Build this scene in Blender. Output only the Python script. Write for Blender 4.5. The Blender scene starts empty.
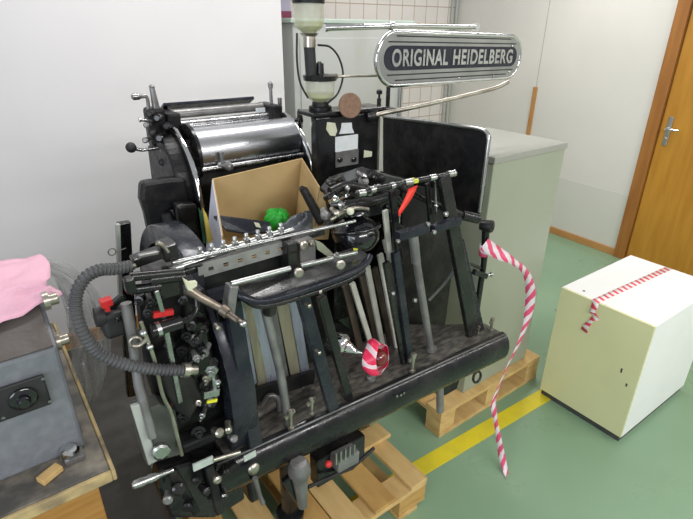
import bpy, bmesh, math, random
from mathutils import Vector, Matrix
random.seed(7)
SC = bpy.context.scene
COL = SC.collection
PI = math.pi

# ---------------------------------------------------------------- camera frame
FPX = 500.0
CF = Vector((0.546, 0.725, -0.42)).normalized()
CR = Vector((0.8009, -0.5987, 0.0096)); CR = (CR - CF*CR.dot(CF)).normalized()
CD = CF.cross(CR)
EYE = Vector((0, 0, 1.75))

def ray(px, py): return CF*FPX + CR*(px-346.5) + CD*(py-259.5)
def Yp(px, py, y): d = ray(px, py); return EYE + d*(y/d.y)
def Xp(px, py, x): d = ray(px, py); return EYE + d*(x/d.x)
def Zp(px, py, z): d = ray(px, py); return EYE + d*((z-EYE.z)/d.z)
def pxm(p): return (Vector(p)-EYE).dot(CF)/FPX      # metres per photo pixel at a point

# ---------------------------------------------------------------- materials
def mat(name, col, rough=.5, metal=0., col2=None, nscale=6., nlo=.4, nhi=.65, bump=0., bscale=60., spec=.5, rvar=0., coat=0., aniso=None):
    m = bpy.data.materials.new(name); m.use_nodes = True
    nt = m.node_tree; N = nt.nodes; L = nt.links
    b = N['Principled BSDF']
    b.inputs['Base Color'].default_value = (*col, 1)
    b.inputs['Roughness'].default_value = rough
    b.inputs['Metallic'].default_value = metal
    b.inputs['Specular IOR Level'].default_value = spec
    b.inputs['Coat Weight'].default_value = coat
    tc = N.new('ShaderNodeTexCoord')
    mp = N.new('ShaderNodeMapping'); L.new(tc.outputs['Object'], mp.inputs[0])
    if aniso: mp.inputs['Scale'].default_value = aniso
    if col2 is not None:
        n = N.new('ShaderNodeTexNoise'); n.inputs['Scale'].default_value = nscale; n.inputs['Detail'].default_value = 6
        L.new(mp.outputs[0], n.inputs['Vector'])
        r = N.new('ShaderNodeValToRGB'); r.color_ramp.elements[0].position = nlo; r.color_ramp.elements[1].position = nhi
        r.color_ramp.elements[0].color = (*col, 1); r.color_ramp.elements[1].color = (*col2, 1)
        L.new(n.outputs['Fac'], r.inputs[0]); L.new(r.outputs[0], b.inputs['Base Color'])
    if rvar:
        n2 = N.new('ShaderNodeTexNoise'); n2.inputs['Scale'].default_value = nscale*2.3; n2.inputs['Detail'].default_value = 5
        L.new(mp.outputs[0], n2.inputs['Vector'])
        mr = N.new('ShaderNodeMapRange'); mr.inputs[1].default_value = .3; mr.inputs[2].default_value = .7
        mr.inputs[3].default_value = max(.02, rough-rvar); mr.inputs[4].default_value = min(1, rough+rvar)
        L.new(n2.outputs['Fac'], mr.inputs[0]); L.new(mr.outputs[0], b.inputs['Roughness'])
    if bump:
        n3 = N.new('ShaderNodeTexNoise'); n3.inputs['Scale'].default_value = bscale; n3.inputs['Detail'].default_value = 4
        L.new(mp.outputs[0], n3.inputs['Vector'])
        bp = N.new('ShaderNodeBump'); bp.inputs['Strength'].default_value = bump; bp.inputs['Distance'].default_value = .01
        L.new(n3.outputs['Fac'], bp.inputs['Height']); L.new(bp.outputs[0], b.inputs['Normal'])
    return m

M = {}
M['enamel'] = mat('black_enamel', (.007,.007,.008), .24, 0, (.028,.026,.023), 9, .45, .8, .06, 40, .5, .12)
M['enamel_dull'] = mat('worn_black_paint', (.008,.008,.009), .42, 0, (.032,.029,.026), 14, .45, .78, .15, 50, .3, .12)
M['enamel_gloss'] = mat('glossy_black_enamel', (.008,.008,.01), .14, 0, (.025,.025,.026), 8, .45, .75, 0, 40, .6, .06, .4)
M['bluesteel'] = mat('dark_blued_steel', (.016,.018,.027), .26, .2, (.04,.042,.05), 12, .42, .75, .03, 80, .4, .1)
M['steel'] = mat('machined_steel', (.42,.42,.43), .28, 1, (.22,.21,.2), 18, .45, .8, .03, 80, .5, .12)
M['greysteel'] = mat('dull_grey_steel', (.27,.265,.26), .38, .5, (.13,.125,.12), 14, .4, .75, .05, 80, .5, .1)
M['drum'] = mat('polished_drum_steel', (.60,.61,.63), .27, 1, (.50,.51,.53), 5, .3, .8)
M['signmetal'] = mat('ribbed_sign_metal', (.42,.43,.42), .33, 1, (.34,.35,.34), 12, .4, .7)
M['chrome'] = mat('chrome', (.75,.76,.76), .1, 1, (.6,.6,.6), 9, .4, .7, 0, 80, .5, .05)
M['satin'] = mat('satin_chrome', (.55,.56,.55), .3, 1, (.42,.42,.41), 12, .4, .7, 0, 80, .5, .05)
M['leverbronze'] = mat('brown_worn_lever_metal', (.30,.25,.20), .35, .7, (.16,.13,.10), 20, .4, .7)
M['nickel'] = mat('dull_nickel', (.5,.47,.4), .33, .9, (.3,.27,.22), 20, .4, .7, .03, 80)
M['boardtop'] = mat('greasy_board_metal', (.07,.065,.057), .4, .3, (.22,.20,.17), 14, .40, .72, .12, 60, .5, .12, 0, (2,5,5))
M['tray'] = mat('greasy_tray_metal', (.17,.17,.17), .3, .8, (.06,.06,.06), 12, .38, .68, .05, 60, .5, .12)
M['tray2'] = mat('worn_grey_plate', (.36,.36,.34), .35, .4, (.22,.22,.21), 20, .4, .7)
M['slat'] = mat('pale_slat', (.55,.54,.47), .55, 0, (.42,.41,.35), 14, .4, .7)
M['brownslat'] = mat('dark_brown_slat', (.05,.035,.025), .5, 0, (.09,.07,.05), 14, .4, .7)
M['tansheet'] = mat('tan_stained_steel_sheet', (.42,.38,.28), .4, .4, (.28,.26,.19), 6, .4, .7, 0, 60, .5, .1, 0, (8,8,1))
M['bluesheet'] = mat('bluish_steel_sheet', (.42,.45,.56), .35, .5, (.32,.34,.40), 6, .4, .7, 0, 60, .5, .1, 0, (8,8,1))
M['hose'] = mat('grey_corrugated_hose', (.06,.06,.062), .5, 0, (.10,.10,.10), 12, .4, .7, 0, 60)
M['rubber'] = mat('black_rubber', (.013,.013,.013), .6, 0, (.03,.03,.03), 12, .4, .7)
M['red'] = mat('red_paint', (.62,.02,.02), .4, 0, (.5,.03,.03), 12, .4, .7)
M['redknob'] = mat('dark_red_bakelite', (.13,.008,.008), .1, 0, (.16,.012,.01), 12, .4, .7, 0, 60, .6, 0, .6)
M['redtag'] = mat('bright_red_tag', (.85,.04,.02), .5, 0, (.75,.04,.02), 12, .4, .7)
M['cork'] = mat('brown_cork_disc', (.27,.16,.10), .8, 0, (.20,.12,.08), 90, .4, .7, .2, 200)
M['paperlabel'] = mat('cream_paper_label', (.66,.66,.50), .7, 0, (.58,.60,.40), 40, .4, .7)
M['whitepaper'] = mat('white_paper', (.72,.75,.74), .6, 0, (.62,.66,.68), 40, .4, .7)
M['yellow'] = mat('yellow_paint', (.75,.72,.03), .5, 0, (.6,.6,.05), 40, .4, .7)
M['greenwhite'] = mat('pale_plate', (.55,.60,.55), .4, .2, (.45,.5,.46), 30, .4, .7)
M['card'] = mat('brown_cardboard', (.47,.33,.16), .85, 0, (.40,.28,.13), 10, .35, .7, .05, 30, .2)
M['cardwhite'] = mat('white_printed_cardboard', (.60,.61,.70), .6, 0, (.52,.53,.64), 10, .4, .7, 0, 30)
M['green'] = mat('bright_green_plastic', (.03,.50,.05), .5, 0, (.02,.40,.03), 30, .4, .7)
M['greybag'] = mat('grey_blue_plastic_wrap', (.16,.17,.19), .35, 0, (.22,.23,.25), 20, .4, .7, .4, 40)
M['pine'] = mat('pale_pine', (.66,.46,.20), .7, 0, (.52,.33,.12), 7, .35, .7, .1, 30, .3, 0, 0, (3,.8,6))
M['pine2'] = mat('orange_pine', (.55,.34,.11), .7, 0, (.44,.25,.08), 7, .35, .7, .1, 30, .3, 0, 0, (3,.8,6))
M['benchtop'] = mat('grimy_bench_top', (.085,.08,.072), .6, 0, (.30,.26,.20), 14, .42, .72, .15, 40, .4, .15)
M['benchside'] = mat('orange_bench_wood', (.42,.22,.06), .55, 0, (.34,.16,.035), 7, .35, .7, .05, 30, .4, 0, 0, (1,1,8))
M['benchedge'] = mat('worn_bench_edge', (.50,.38,.18), .7, 0, (.16,.12,.08), 12, .42, .68, .15, 40, .4)
M['machgrey'] = mat('hammered_grey_paint', (.16,.17,.185), .45, 0, (.20,.21,.225), 40, .4, .7, .1, 120, .5, .1)
M['machbrown'] = mat('brown_grey_steel_plate', (.13,.115,.105), .5, .3, (.09,.075,.065), 12, .4, .7, .1, 90, .5, .1)
M['pink'] = mat('pink_cloth', (.78,.46,.56), .9, 0, (.72,.40,.50), 8, .4, .7, .3, 200, .2)
M['cabinet'] = mat('grey_green_cabinet_paint', (.33,.36,.27), .38, 0, (.31,.34,.255), 3, .4, .7, .03, 90, .5, .05)
M['cabtop'] = mat('grey_cabinet_top', (.33,.335,.29), .4, 0, (.31,.315,.275), 3, .4, .7, .03, 90, .5, .05)
M['backcab'] = mat('stained_pale_grey_cabinet', (.44,.455,.44), .45, .1, (.33,.33,.27), 2.2, .5, .72, .02, 60, .5, .08, 0, (1,1,.35))
M['backcabrim'] = mat('pale_green_rim', (.42,.50,.44), .4, 0, (.38,.46,.40), 8, .4, .7)
M['purple'] = mat('pale_lilac_card', (.38,.36,.46), .6, 0, (.34,.32,.42), 8, .4, .7)
M['maroon'] = mat('maroon_print', (.20,.03,.08), .6, 0, (.18,.03,.07), 8, .4, .7)
M['blockwhite'] = mat('white_laminate', (.86,.86,.84), .45, 0, (.83,.83,.81), 5, .4, .7)
M['blockcream'] = mat('cream_laminate', (.74,.72,.42), .45, 0, (.70,.69,.40), 5, .4, .7)
M['blockbase'] = mat('dark_plinth', (.05,.055,.05), .7, 0, (.08,.08,.075), 15, .4, .7)
M['wall'] = mat('painted_plaster_wall', (.70,.685,.69), .75, 0, (.67,.655,.665), 2.0, .4, .7, .05, 25, .3)
M['doorwall'] = mat('painted_panel_wall', (.70,.675,.63), .7, 0, (.67,.65,.605), 2.2, .4, .7, .05, 25, .3)
M['doorwood'] = mat('orange_door_veneer', (.50,.24,.028), .4, 0, (.43,.19,.018), 4, .35, .65, 0, 30, .5, 0, 0, (6,6,.7))
M['framewood'] = mat('brown_door_frame_wood', (.36,.15,.03), .45, 0, (.29,.11,.022), 4, .35, .65, 0, 30, .5, 0, 0, (6,6,.7))
M['basewood'] = mat('baseboard_wood', (.50,.26,.09), .5, 0, (.42,.20,.06), 4, .35, .65)
M['yline'] = mat('yellow_floor_paint', (.72,.60,.02), .5, 0, (.60,.50,.03), 9, .42, .72, 0, 30)
M['greypipe'] = mat('grey_conduit_paint', (.42,.44,.40), .5, 0, (.38,.40,.36), 9, .4, .7)
M['field'] = mat('dark_sign_field', (.018,.02,.03), .35, 0, (.03,.032,.045), 12, .4, .7, 0, 60, .3)
M['ink'] = mat('black_ink_lettering', (.02,.02,.02), .6)

def floor_surface():
    m = mat('green_painted_floor', (.205,.325,.205), .33, 0, (.235,.36,.23), 1.6, .35, .7, .03, 15, .45, .08)
    return m
M['floor'] = floor_surface()

def glassy(name, col, a=.5, rough=.1):
    m = bpy.data.materials.new(name); m.use_nodes = True
    nt = m.node_tree; N = nt.nodes; L = nt.links; out = N['Material Output']; b = N['Principled BSDF']
    b.inputs['Base Color'].default_value = (*col, 1); b.inputs['Roughness'].default_value = rough
    t = N.new('ShaderNodeBsdfTransparent'); t.inputs[0].default_value = (*[min(1, c*.3+.7) for c in col], 1)
    mx = N.new('ShaderNodeMixShader')
    n = N.new('ShaderNodeTexNoise'); n.inputs['Scale'].default_value = 14
    tc = N.new('ShaderNodeTexCoord'); L.new(tc.outputs['Object'], n.inputs['Vector'])
    mr = N.new('ShaderNodeMapRange'); mr.inputs[1].default_value = .3; mr.inputs[2].default_value = .7
    mr.inputs[3].default_value = a-.08; mr.inputs[4].default_value = a+.08
    L.new(n.outputs['Fac'], mr.inputs[0]); L.new(mr.outputs[0], mx.inputs[0])
    L.new(t.outputs[0], mx.inputs[1]); L.new(b.outputs[0], mx.inputs[2]); L.new(mx.outputs[0], out.inputs['Surface'])
    return m
M['glass'] = glassy('oil_cup_glass', (.72,.74,.62), .42)
M['oil'] = mat('yellow_oil', (.55,.55,.10), .3, 0, (.45,.46,.12), 20, .4, .7)
M['film'] = glassy('clear_plastic_film', (.62,.63,.62), .20, .12)

def stripe_mat(name, base, red, k, slope=1.0, duty=.5, amp=.006):
    m = bpy.data.materials.new(name); m.use_nodes = True
    nt = m.node_tree; N = nt.nodes; L = nt.links; b = N['Principled BSDF']; b.inputs['Roughness'].default_value = .35
    tc = N.new('ShaderNodeTexCoord'); s = N.new('ShaderNodeSeparateXYZ'); L.new(tc.outputs['UV'], s.inputs[0])
    a = N.new('ShaderNodeMath'); a.operation = 'MULTIPLY_ADD'; L.new(s.outputs[1], a.inputs[0]); a.inputs[1].default_value = slope; L.new(s.outputs[0], a.inputs[2])
    n = N.new('ShaderNodeTexNoise'); n.inputs['Scale'].default_value = 30; L.new(tc.outputs['UV'], n.inputs['Vector'])
    a2 = N.new('ShaderNodeMath'); a2.operation = 'MULTIPLY_ADD'; L.new(n.outputs['Fac'], a2.inputs[0]); a2.inputs[1].default_value = amp; L.new(a.outputs[0], a2.inputs[2])
    mu = N.new('ShaderNodeMath'); mu.operation = 'MULTIPLY'; L.new(a2.outputs[0], mu.inputs[0]); mu.inputs[1].default_value = k
    f = N.new('ShaderNodeMath'); f.operation = 'FRACT'; L.new(mu.outputs[0], f.inputs[0])
    g = N.new('ShaderNodeMath'); g.operation = 'GREATER_THAN'; L.new(f.outputs[0], g.inputs[0]); g.inputs[1].default_value = 1-duty
    mx = N.new('ShaderNodeMix'); mx.data_type = 'RGBA'
    L.new(g.outputs[0], mx.inputs[0]); mx.inputs[6].default_value = (*base, 1); mx.inputs[7].default_value = (*red, 1)
    L.new(mx.outputs[2], b.inputs['Base Color'])
    return m
M['tape'] = stripe_mat('red_white_barrier_tape', (.74,.66,.69), (.72,.08,.17), 15, 1.6, .5, .03)
M['tape2'] = stripe_mat('red_striped_packing_tape', (.85,.80,.78), (.78,.07,.12), 26, .35, .45)
M['tape3'] = stripe_mat('red_printed_tape', (.80,.60,.64), (.80,.03,.10), 22, .6, .62)

# ---------------------------------------------------------------- mesh builder
def frame_of(d, up=None):
    d = Vector(d).normalized()
    up = Vector(up) if up is not None else (Vector((0,0,1)) if abs(d.z) < .92 else Vector((1,0,0)))
    a = d.cross(up).normalized(); b = a.cross(d).normalized()
    return d, a, b

class MB:
    def __init__(s): s.v = []; s.f = []; s.sm = []; s.uv = {}
    def add(s, vs, fs, smooth=False):
        o = len(s.v); s.v += [tuple(v) for v in vs]
        for f in fs:
            s.f.append([o+i for i in f]); s.sm.append(smooth)
        return s
    def obox(s, c, u, v, w):   # centre and three half vectors
        c, u, v, w = map(Vector, (c, u, v, w))
        if u.cross(v).dot(w) < 0: w = -w
        P = [c-u-v-w, c+u-v-w, c+u+v-w, c-u+v-w, c-u-v+w, c+u-v+w, c+u+v+w, c-u+v+w]
        return s.add(P, [(0,3,2,1),(4,5,6,7),(0,1,5,4),(1,2,6,5),(2,3,7,6),(3,0,4,7)])
    def box(s, x0, x1, y0, y1, z0, z1):
        return s.obox(((x0+x1)/2,(y0+y1)/2,(z0+z1)/2), ((x1-x0)/2,0,0), (0,(y1-y0)/2,0), (0,0,(z1-z0)/2))
    def beam(s, p0, p1, w, d, side=(0,1,0), w1=None):   # w across, d along `side`
        p0, p1 = Vector(p0), Vector(p1); ax = (p1-p0)
        n = Vector(side); n = (n - ax.normalized()*n.dot(ax.normalized())).normalized()
        a = ax.normalized().cross(n)
        w1 = w if w1 is None else w1
        vs = []
        for p, ww in ((p0, w), (p1, w1)):
            vs += [p-a*ww/2-n*d/2, p+a*ww/2-n*d/2, p+a*ww/2+n*d/2, p-a*ww/2+n*d/2]
        return s.add(vs, [(0,1,2,3),(7,6,5,4),(4,5,1,0),(5,6,2,1),(6,7,3,2),(7,4,0,3)])
    def tube(s, pts, r, n=12, caps=True):
        pts = [Vector(p) for p in pts]
        rs = r if isinstance(r, (list, tuple)) else [r]*len(pts)
        vs = []; prev = None
        for i, p in enumerate(pts):
            t = (pts[min(i+1, len(pts)-1)] - pts[max(i-1, 0)])
            if t.length < 1e-9: t = Vector((0,0,1))
            t.normalize()
            if prev is None:
                _, a, b = frame_of(t); b = t.cross(a)
            else:
                a = (prev - t*prev.dot(t))
                if a.length < 1e-6: a = frame_of(t)[1]
                a.normalize(); b = t.cross(a)
            prev = a
            for k in range(n):
                an = 2*PI*k/n; vs.append(p + (a*math.cos(an) + b*math.sin(an))*rs[i])
        fs = []
        for i in range(len(pts)-1):
            for k in range(n):
                k2 = (k+1) % n; fs.append((i*n+k, i*n+k2, (i+1)*n+k2, (i+1)*n+k))
        s.add(vs, fs, True)
        if caps:
            o = len(s.v) - len(vs)
            s.f.append([o+k for k in range(n-1, -1, -1)]); s.sm.append(False)
            s.f.append([o+(len(pts)-1)*n+k for k in range(n)]); s.sm.append(False)
        return s
    def cyl(s, p0, p1, r, n=16, r1=None):
        return s.tube([p0, p1], [r, r if r1 is None else r1], n)
    def lathe(s, p, ax, prof, n=24):      # prof: (distance along axis, radius), profile kept sharp where two rings coincide
        p = Vector(p); d, a, b = frame_of(ax); m = len(prof)
        vs = [p + d*t + (a*math.cos(2*PI*k/n) + b*math.sin(2*PI*k/n))*max(r, 1e-5) for t, r in prof for k in range(n)]
        fs = [(i*n+k, i*n+(k+1) % n, (i+1)*n+(k+1) % n, (i+1)*n+k) for i in range(m-1) for k in range(n)]
        s.add(vs, fs, True)
        o = len(s.v) - len(vs)
        s.f.append([o+k for k in range(n-1, -1, -1)]); s.sm.append(False)
        s.f.append([o+(m-1)*n+k for k in range(n)]); s.sm.append(False)
        return s
    def prism(s, poly, ext):
        poly = [Vector(p) for p in poly]; ext = Vector(ext); n = len(poly)
        nrm = Vector((0,0,0))
        for i in range(n): nrm += poly[i].cross(poly[(i+1) % n])
        if nrm.dot(ext) > 0: poly = poly[::-1]
        vs = poly + [p+ext for p in poly]
        fs = [tuple(range(n)), tuple(range(2*n-1, n-1, -1))] + [(i, i+n, (i+1) % n+n, (i+1) % n) for i in range(n)]
        return s.add(vs, fs)
    def sphere(s, c, r, sc=(1,1,1), n=20, m=12):
        c = Vector(c); vs = []; 
        for i in range(m+1):
            th = PI*i/m
            for k in range(n):
                ph = 2*PI*k/n
                vs.append(c + Vector((r*sc[0]*math.sin(th)*math.cos(ph), r*sc[1]*math.sin(th)*math.sin(ph), r*sc[2]*math.cos(th))))
        fs = [(i*n+k, (i+1)*n+k, (i+1)*n+(k+1) % n, i*n+(k+1) % n) for i in range(m) for k in range(n)]
        return s.add(vs, fs, True)
    def torus(s, c, ax, R, r, n=36, m=10, a0=0, a1=2*PI):
        d, a, b = frame_of(ax); c = Vector(c); full = abs(a1-a0-2*PI) < 1e-6
        k = n if full else n
        pts = [c + (a*math.cos(a0+(a1-a0)*i/k) + b*math.sin(a0+(a1-a0)*i/k))*R for i in range(k+1)]
        return s.tube(pts, r, m, caps=not full)
    def grid(s, fn, nu, nv, smooth=True, uv=None):
        vs = [fn(i/nu, j/nv) for i in range(nu+1) for j in range(nv+1)]
        o = len(s.v); fs = []
        for i in range(nu):
            for j in range(nv):
                fs.append((i*(nv+1)+j, (i+1)*(nv+1)+j, (i+1)*(nv+1)+j+1, i*(nv+1)+j+1))
        s.add(vs, fs, smooth)
        if uv:
            for i in range(nu+1):
                for j in range(nv+1): s.uv[o+i*(nv+1)+j] = uv(i/nu, j/nv)
        return s
    def strip(s, pts, w, sides, thick=None):   # ribbon with UV in metres
        pts = [Vector(p) for p in pts]; L = [0]
        for i in range(1, len(pts)): L.append(L[-1] + (pts[i]-pts[i-1]).length)
        o = len(s.v); vs = []
        for i, p in enumerate(pts):
            sd = Vector(sides[i] if isinstance(sides, list) else sides).normalized()
            ww = w[i] if isinstance(w, list) else w
            for j, q in enumerate((-.5, .0, .5)):
                vs.append(p + sd*ww*q); s.uv[o+i*3+j] = (L[i], q*ww)
        fs = [(i*3+j, (i+1)*3+j, (i+1)*3+j+1, i*3+j+1) for i in range(len(pts)-1) for j in range(2)]
        return s.add(vs, fs, True)
    def build(s, name, m, parent=None, bevel=0., solid=0., subsurf=0):
        me = bpy.data.meshes.new(name); me.from_pydata(s.v, [], s.f); 
        for i, p in enumerate(me.polygons): p.use_smooth = s.sm[i]
        if s.uv:
            ul = me.uv_layers.new(name='UVMap')
            for l in me.loops: ul.data[l.index].uv = s.uv.get(l.vertex_index, (0, 0))
        me.materials.append(M[m] if isinstance(m, str) else m)
        me.update()
        bm = bmesh.new(); bm.from_mesh(me)
        if not s.uv: bmesh.ops.recalc_face_normals(bm, faces=bm.faces)
        for e in bm.edges:
            if len(e.link_faces) == 2 and e.calc_face_angle(0) > math.radians(38): e.smooth = False
        bm.to_mesh(me); bm.free()
        o = bpy.data.objects.new(name, me); COL.objects.link(o)
        if parent is not None:
            o.parent = parent
            if parent.type == 'EMPTY': o.matrix_parent_inverse = Matrix.Translation(-parent.location)
        if solid:
            md = o.modifiers.new('thickness', 'SOLIDIFY'); md.thickness = solid; md.offset = 0
        if bevel:
            md = o.modifiers.new('edge_round', 'BEVEL'); md.width = bevel; md.segments = 2; md.limit_method = 'ANGLE'; md.angle_limit = math.radians(50)
        if subsurf:
            md = o.modifiers.new('smooth', 'SUBSURF'); md.levels = subsurf; md.render_levels = subsurf
        return o

def tag(o, label=None, cat=None, group=None, kind=None):
    if label: o['label'] = label
    if cat: o['category'] = cat
    if group: o['group'] = group
    if kind: o['kind'] = kind
    return o
def thing(name, label, cat, loc, group=None):
    o = bpy.data.objects.new(name, None); COL.objects.link(o); o.location = loc; o.empty_display_size = .1
    return tag(o, label, cat, group)
def struct(name, mb, m, **k): return tag(mb.build(name, m, **k), kind='structure')
def lerp(a, b, t): return Vector(a)*(1-t) + Vector(b)*t
def smoothpath(pts, n=8):   # Catmull-Rom
    P = [Vector(p) for p in pts]; P = [P[0]*2-P[1]] + P + [P[-1]*2-P[-2]]; out = []
    for i in range(1, len(P)-2):
        for k in range(n):
            t = k/n; a, b, c, d = P[i-1], P[i], P[i+1], P[i+2]
            out.append(.5*((2*b) + (c-a)*t + (2*a-5*b+4*c-d)*t*t + (3*b-a-3*c+d)*t**3))
    out.append(P[-2]); return out

# ================================================================ SETTING
ROOM = -0.053
RX = Vector((math.cos(ROOM), math.sin(ROOM), 0)); RY = Vector((-math.sin(ROOM), math.cos(ROOM), 0))
DW = Vector((4.2, 1.744, 0))            # point at the foot of the door wall
def dw(s, d, z): return DW + RY*s - RX*d + Vector((0,0,z))     # s along the wall (away from door), d out of the wall

struct('floor', MB().box(-2.6, 6.2, -2.2, 6.4, -.05, 0), 'floor')

# left wall: thick pier whose right end lets the eye through to the far corner
def leftwall():
    m = MB(); m.box(-2.6, 1.72, 2.975, 3.25, 0, 2.9); return m
struct('wall_left', leftwall(), 'wall')
struct('baseboard_left', MB().box(-2.6, 1.72, 2.955, 2.9745, .0, .09), 'basewood', bevel=.003)

# door wall from the door to the far corner, and the part over and past the door
wd = MB()
wd.prism([dw(0,0,0), dw(2.16,0,0), dw(2.16,-.12,0), dw(0,-.12,0)], (0,0,2.9))
wd.prism([dw(-1.02,0,0), dw(-3.4,0,0), dw(-3.4,-.12,0), dw(-1.02,-.12,0)], (0,0,2.9))
wd.prism([dw(-1.02,0,2.12), dw(0,0,2.12), dw(0,-.12,2.12), dw(-1.02,-.12,2.12)], (0,0,.78))
struct('wall_right', wd, 'doorwall')
struct('baseboard_right', MB().prism([dw(0.0,.0005,0), dw(2.15,.0005,0), dw(2.15,.018,0), dw(0.0,.018,0)], (0,0,.06)), 'basewood', bevel=.003)
# lower, slightly greener band of paint
M['dado'] = mat('painted_dado_band', (.64,.63,.57), .7, 0, (.61,.605,.55), 2.2, .4, .7, .05, 25, .3)
struct('trim_2', MB().prism([dw(0.0,.0003,.061), dw(2.15,.0003,.061), dw(2.15,.0025,.061), dw(0.0,.0025,.061)], (0,0,.47)), 'dado')
# joint between wall panels and the wooden cover strip below it
sj = 1.062
struct('trim_3', MB().prism([dw(sj-.003,.0005,1.28), dw(sj+.003,.0005,1.28), dw(sj+.003,.002,1.28), dw(sj-.003,.002,1.28)], (0,0,1.6)), 'greypipe')
struct('trim_4', MB().prism([dw(sj-.02,.003,.54), dw(sj+.02,.003,.54), dw(sj+.02,.018,.54), dw(sj-.02,.018,.54)], (0,0,.74)), 'basewood', bevel=.002)

# far wall with white tiles, behind the left pier
def tile_mat():
    m = bpy.data.materials.new('white_wall_tiles'); m.use_nodes = True
    nt = m.node_tree; N = nt.nodes; L = nt.links; b = N['Principled BSDF']; b.inputs['Roughness'].default_value = .3
    tc = N.new('ShaderNodeTexCoord'); mp = N.new('ShaderNodeMapping'); mp.inputs['Rotation'].default_value = (PI/2, 0, 0)
    L.new(tc.outputs['Object'], mp.inputs[0])
    s = N.new('ShaderNodeSeparateXYZ'); L.new(tc.outputs['Object'], s.inputs[0])
    c = N.new('ShaderNodeCombineXYZ'); L.new(s.outputs[0], c.inputs[0]); L.new(s.outputs[2], c.inputs[1])
    br = N.new('ShaderNodeTexBrick'); L.new(c.outputs[0], br.inputs['Vector'])
    br.inputs['Color1'].default_value = (.74,.69,.66,1); br.inputs['Color2'].default_value = (.70,.66,.63,1); br.inputs['Mortar'].default_value = (.42,.33,.25,1)
    br.inputs['Scale'].default_value = 1; br.inputs['Brick Width'].default_value = .15; br.inputs['Row Height'].default_value = .15
    br.inputs['Mortar Size'].default_value = .004; br.offset = .0
    L.new(br.outputs['Color'], b.inputs['Base Color'])
    return m
M['tile'] = tile_mat()
pc = dw(2.16, 0, 0)
fw = MB(); a = pc; b2 = pc - RX*3.4
fw.prism([a + RX*.12, b2, b2 + RY*.12, a + RX*.12 + RY*.12], (0,0,2.9))
struct('wall_back', fw, 'tile')
# conduit in the corner
cd = MB(); p = pc - RX*.03 - RY*.03
cd.cyl(p, p + Vector((0,0,2.9)), .016, 14)
p2 = pc - RX*.085 - RY*.022
cd.cyl(p2, p2 + Vector((0,0,2.9)), .010, 12)
struct('trim_5', cd, 'greypipe')

# yellow floor line
yl0, yl1 = Vector((.2,1.175,0)), Vector((3.6,1.015,0))
ym = MB(); dirn = (yl1-yl0).normalized(); nn = Vector((-dirn.y, dirn.x, 0))
ym.prism([yl0+Vector((0,0,.0005)), yl1+Vector((0,0,.0005)), yl1-nn*.082+Vector((0,0,.0005)), yl0-nn*.082+Vector((0,0,.0005))], (0,0,.001))
struct('trim_1', ym, 'yline')

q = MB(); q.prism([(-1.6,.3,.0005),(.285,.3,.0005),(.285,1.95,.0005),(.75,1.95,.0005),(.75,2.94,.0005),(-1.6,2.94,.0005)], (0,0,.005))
M['mat'] = mat('dark_brown_floor_layer', (.055,.052,.045), .8, 0, (.085,.08,.07), 9, .4, .7, .1, 60, .3)
tag(q.build('floor_surface', 'mat'), 'dark brown layer covering the floor between the workbench and the press', 'mat')  # thin dark brown layer laid over this part of the floor

# door: frame, leaf, lever handle
fr = MB()
fr.prism([dw(.004,.001,0), dw(-.085,.001,0), dw(-.085,.03,0), dw(.004,.03,0)], (0,0,2.12))
fr.prism([dw(-.085,-.09,0), dw(-.060,-.09,0), dw(-.060,.001,0), dw(-.085,.001,0)], (0,0,2.08))
fr.prism([dw(-1.03,.001,0), dw(-.95,.001,0), dw(-.95,.03,0), dw(-1.03,.03,0)], (0,0,2.12))
fr.prism([dw(-.95,.001,2.04), dw(-.085,.001,2.04), dw(-.085,.03,2.04), dw(-.95,.03,2.04)], (0,0,.08))
struct('trim_6', fr, 'framewood', bevel=.003)
door = thing('door_1', None, None, dw(-.5,0,0)); door['kind'] = 'structure'
MB().prism([dw(-.09,-.04,.005), dw(-.945,-.04,.005), dw(-.945,.004,.005), dw(-.09,.004,.005)], (0,0,2.03)).build('door_leaf', 'doorwood', door, bevel=.002)
hp = dw(-.150,.004,1.095)
q = MB(); q.obox(hp + Vector((0,0,-.02)) - RX*.004, RY*.017, RX*.004, (0,0,.105)); ho = q.build('handle_plate', 'satin', door, bevel=.003)
q = MB(); q.cyl(hp - RX*.006, hp - RX*.045, .010); q.tube(smoothpath([hp - RX*.045, hp - RX*.048 - RY*.03, hp - RX*.045 - RY*.09]), .009); q.build('door_handle', 'chrome', door)
q = MB(); q.lathe(hp + Vector((0,0,-.075)) - RX*.007, -RX, [(0,.010),(.006,.010),(.008,.006)]); q.build('keyhole_cylinder', 'nickel', door)

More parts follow.
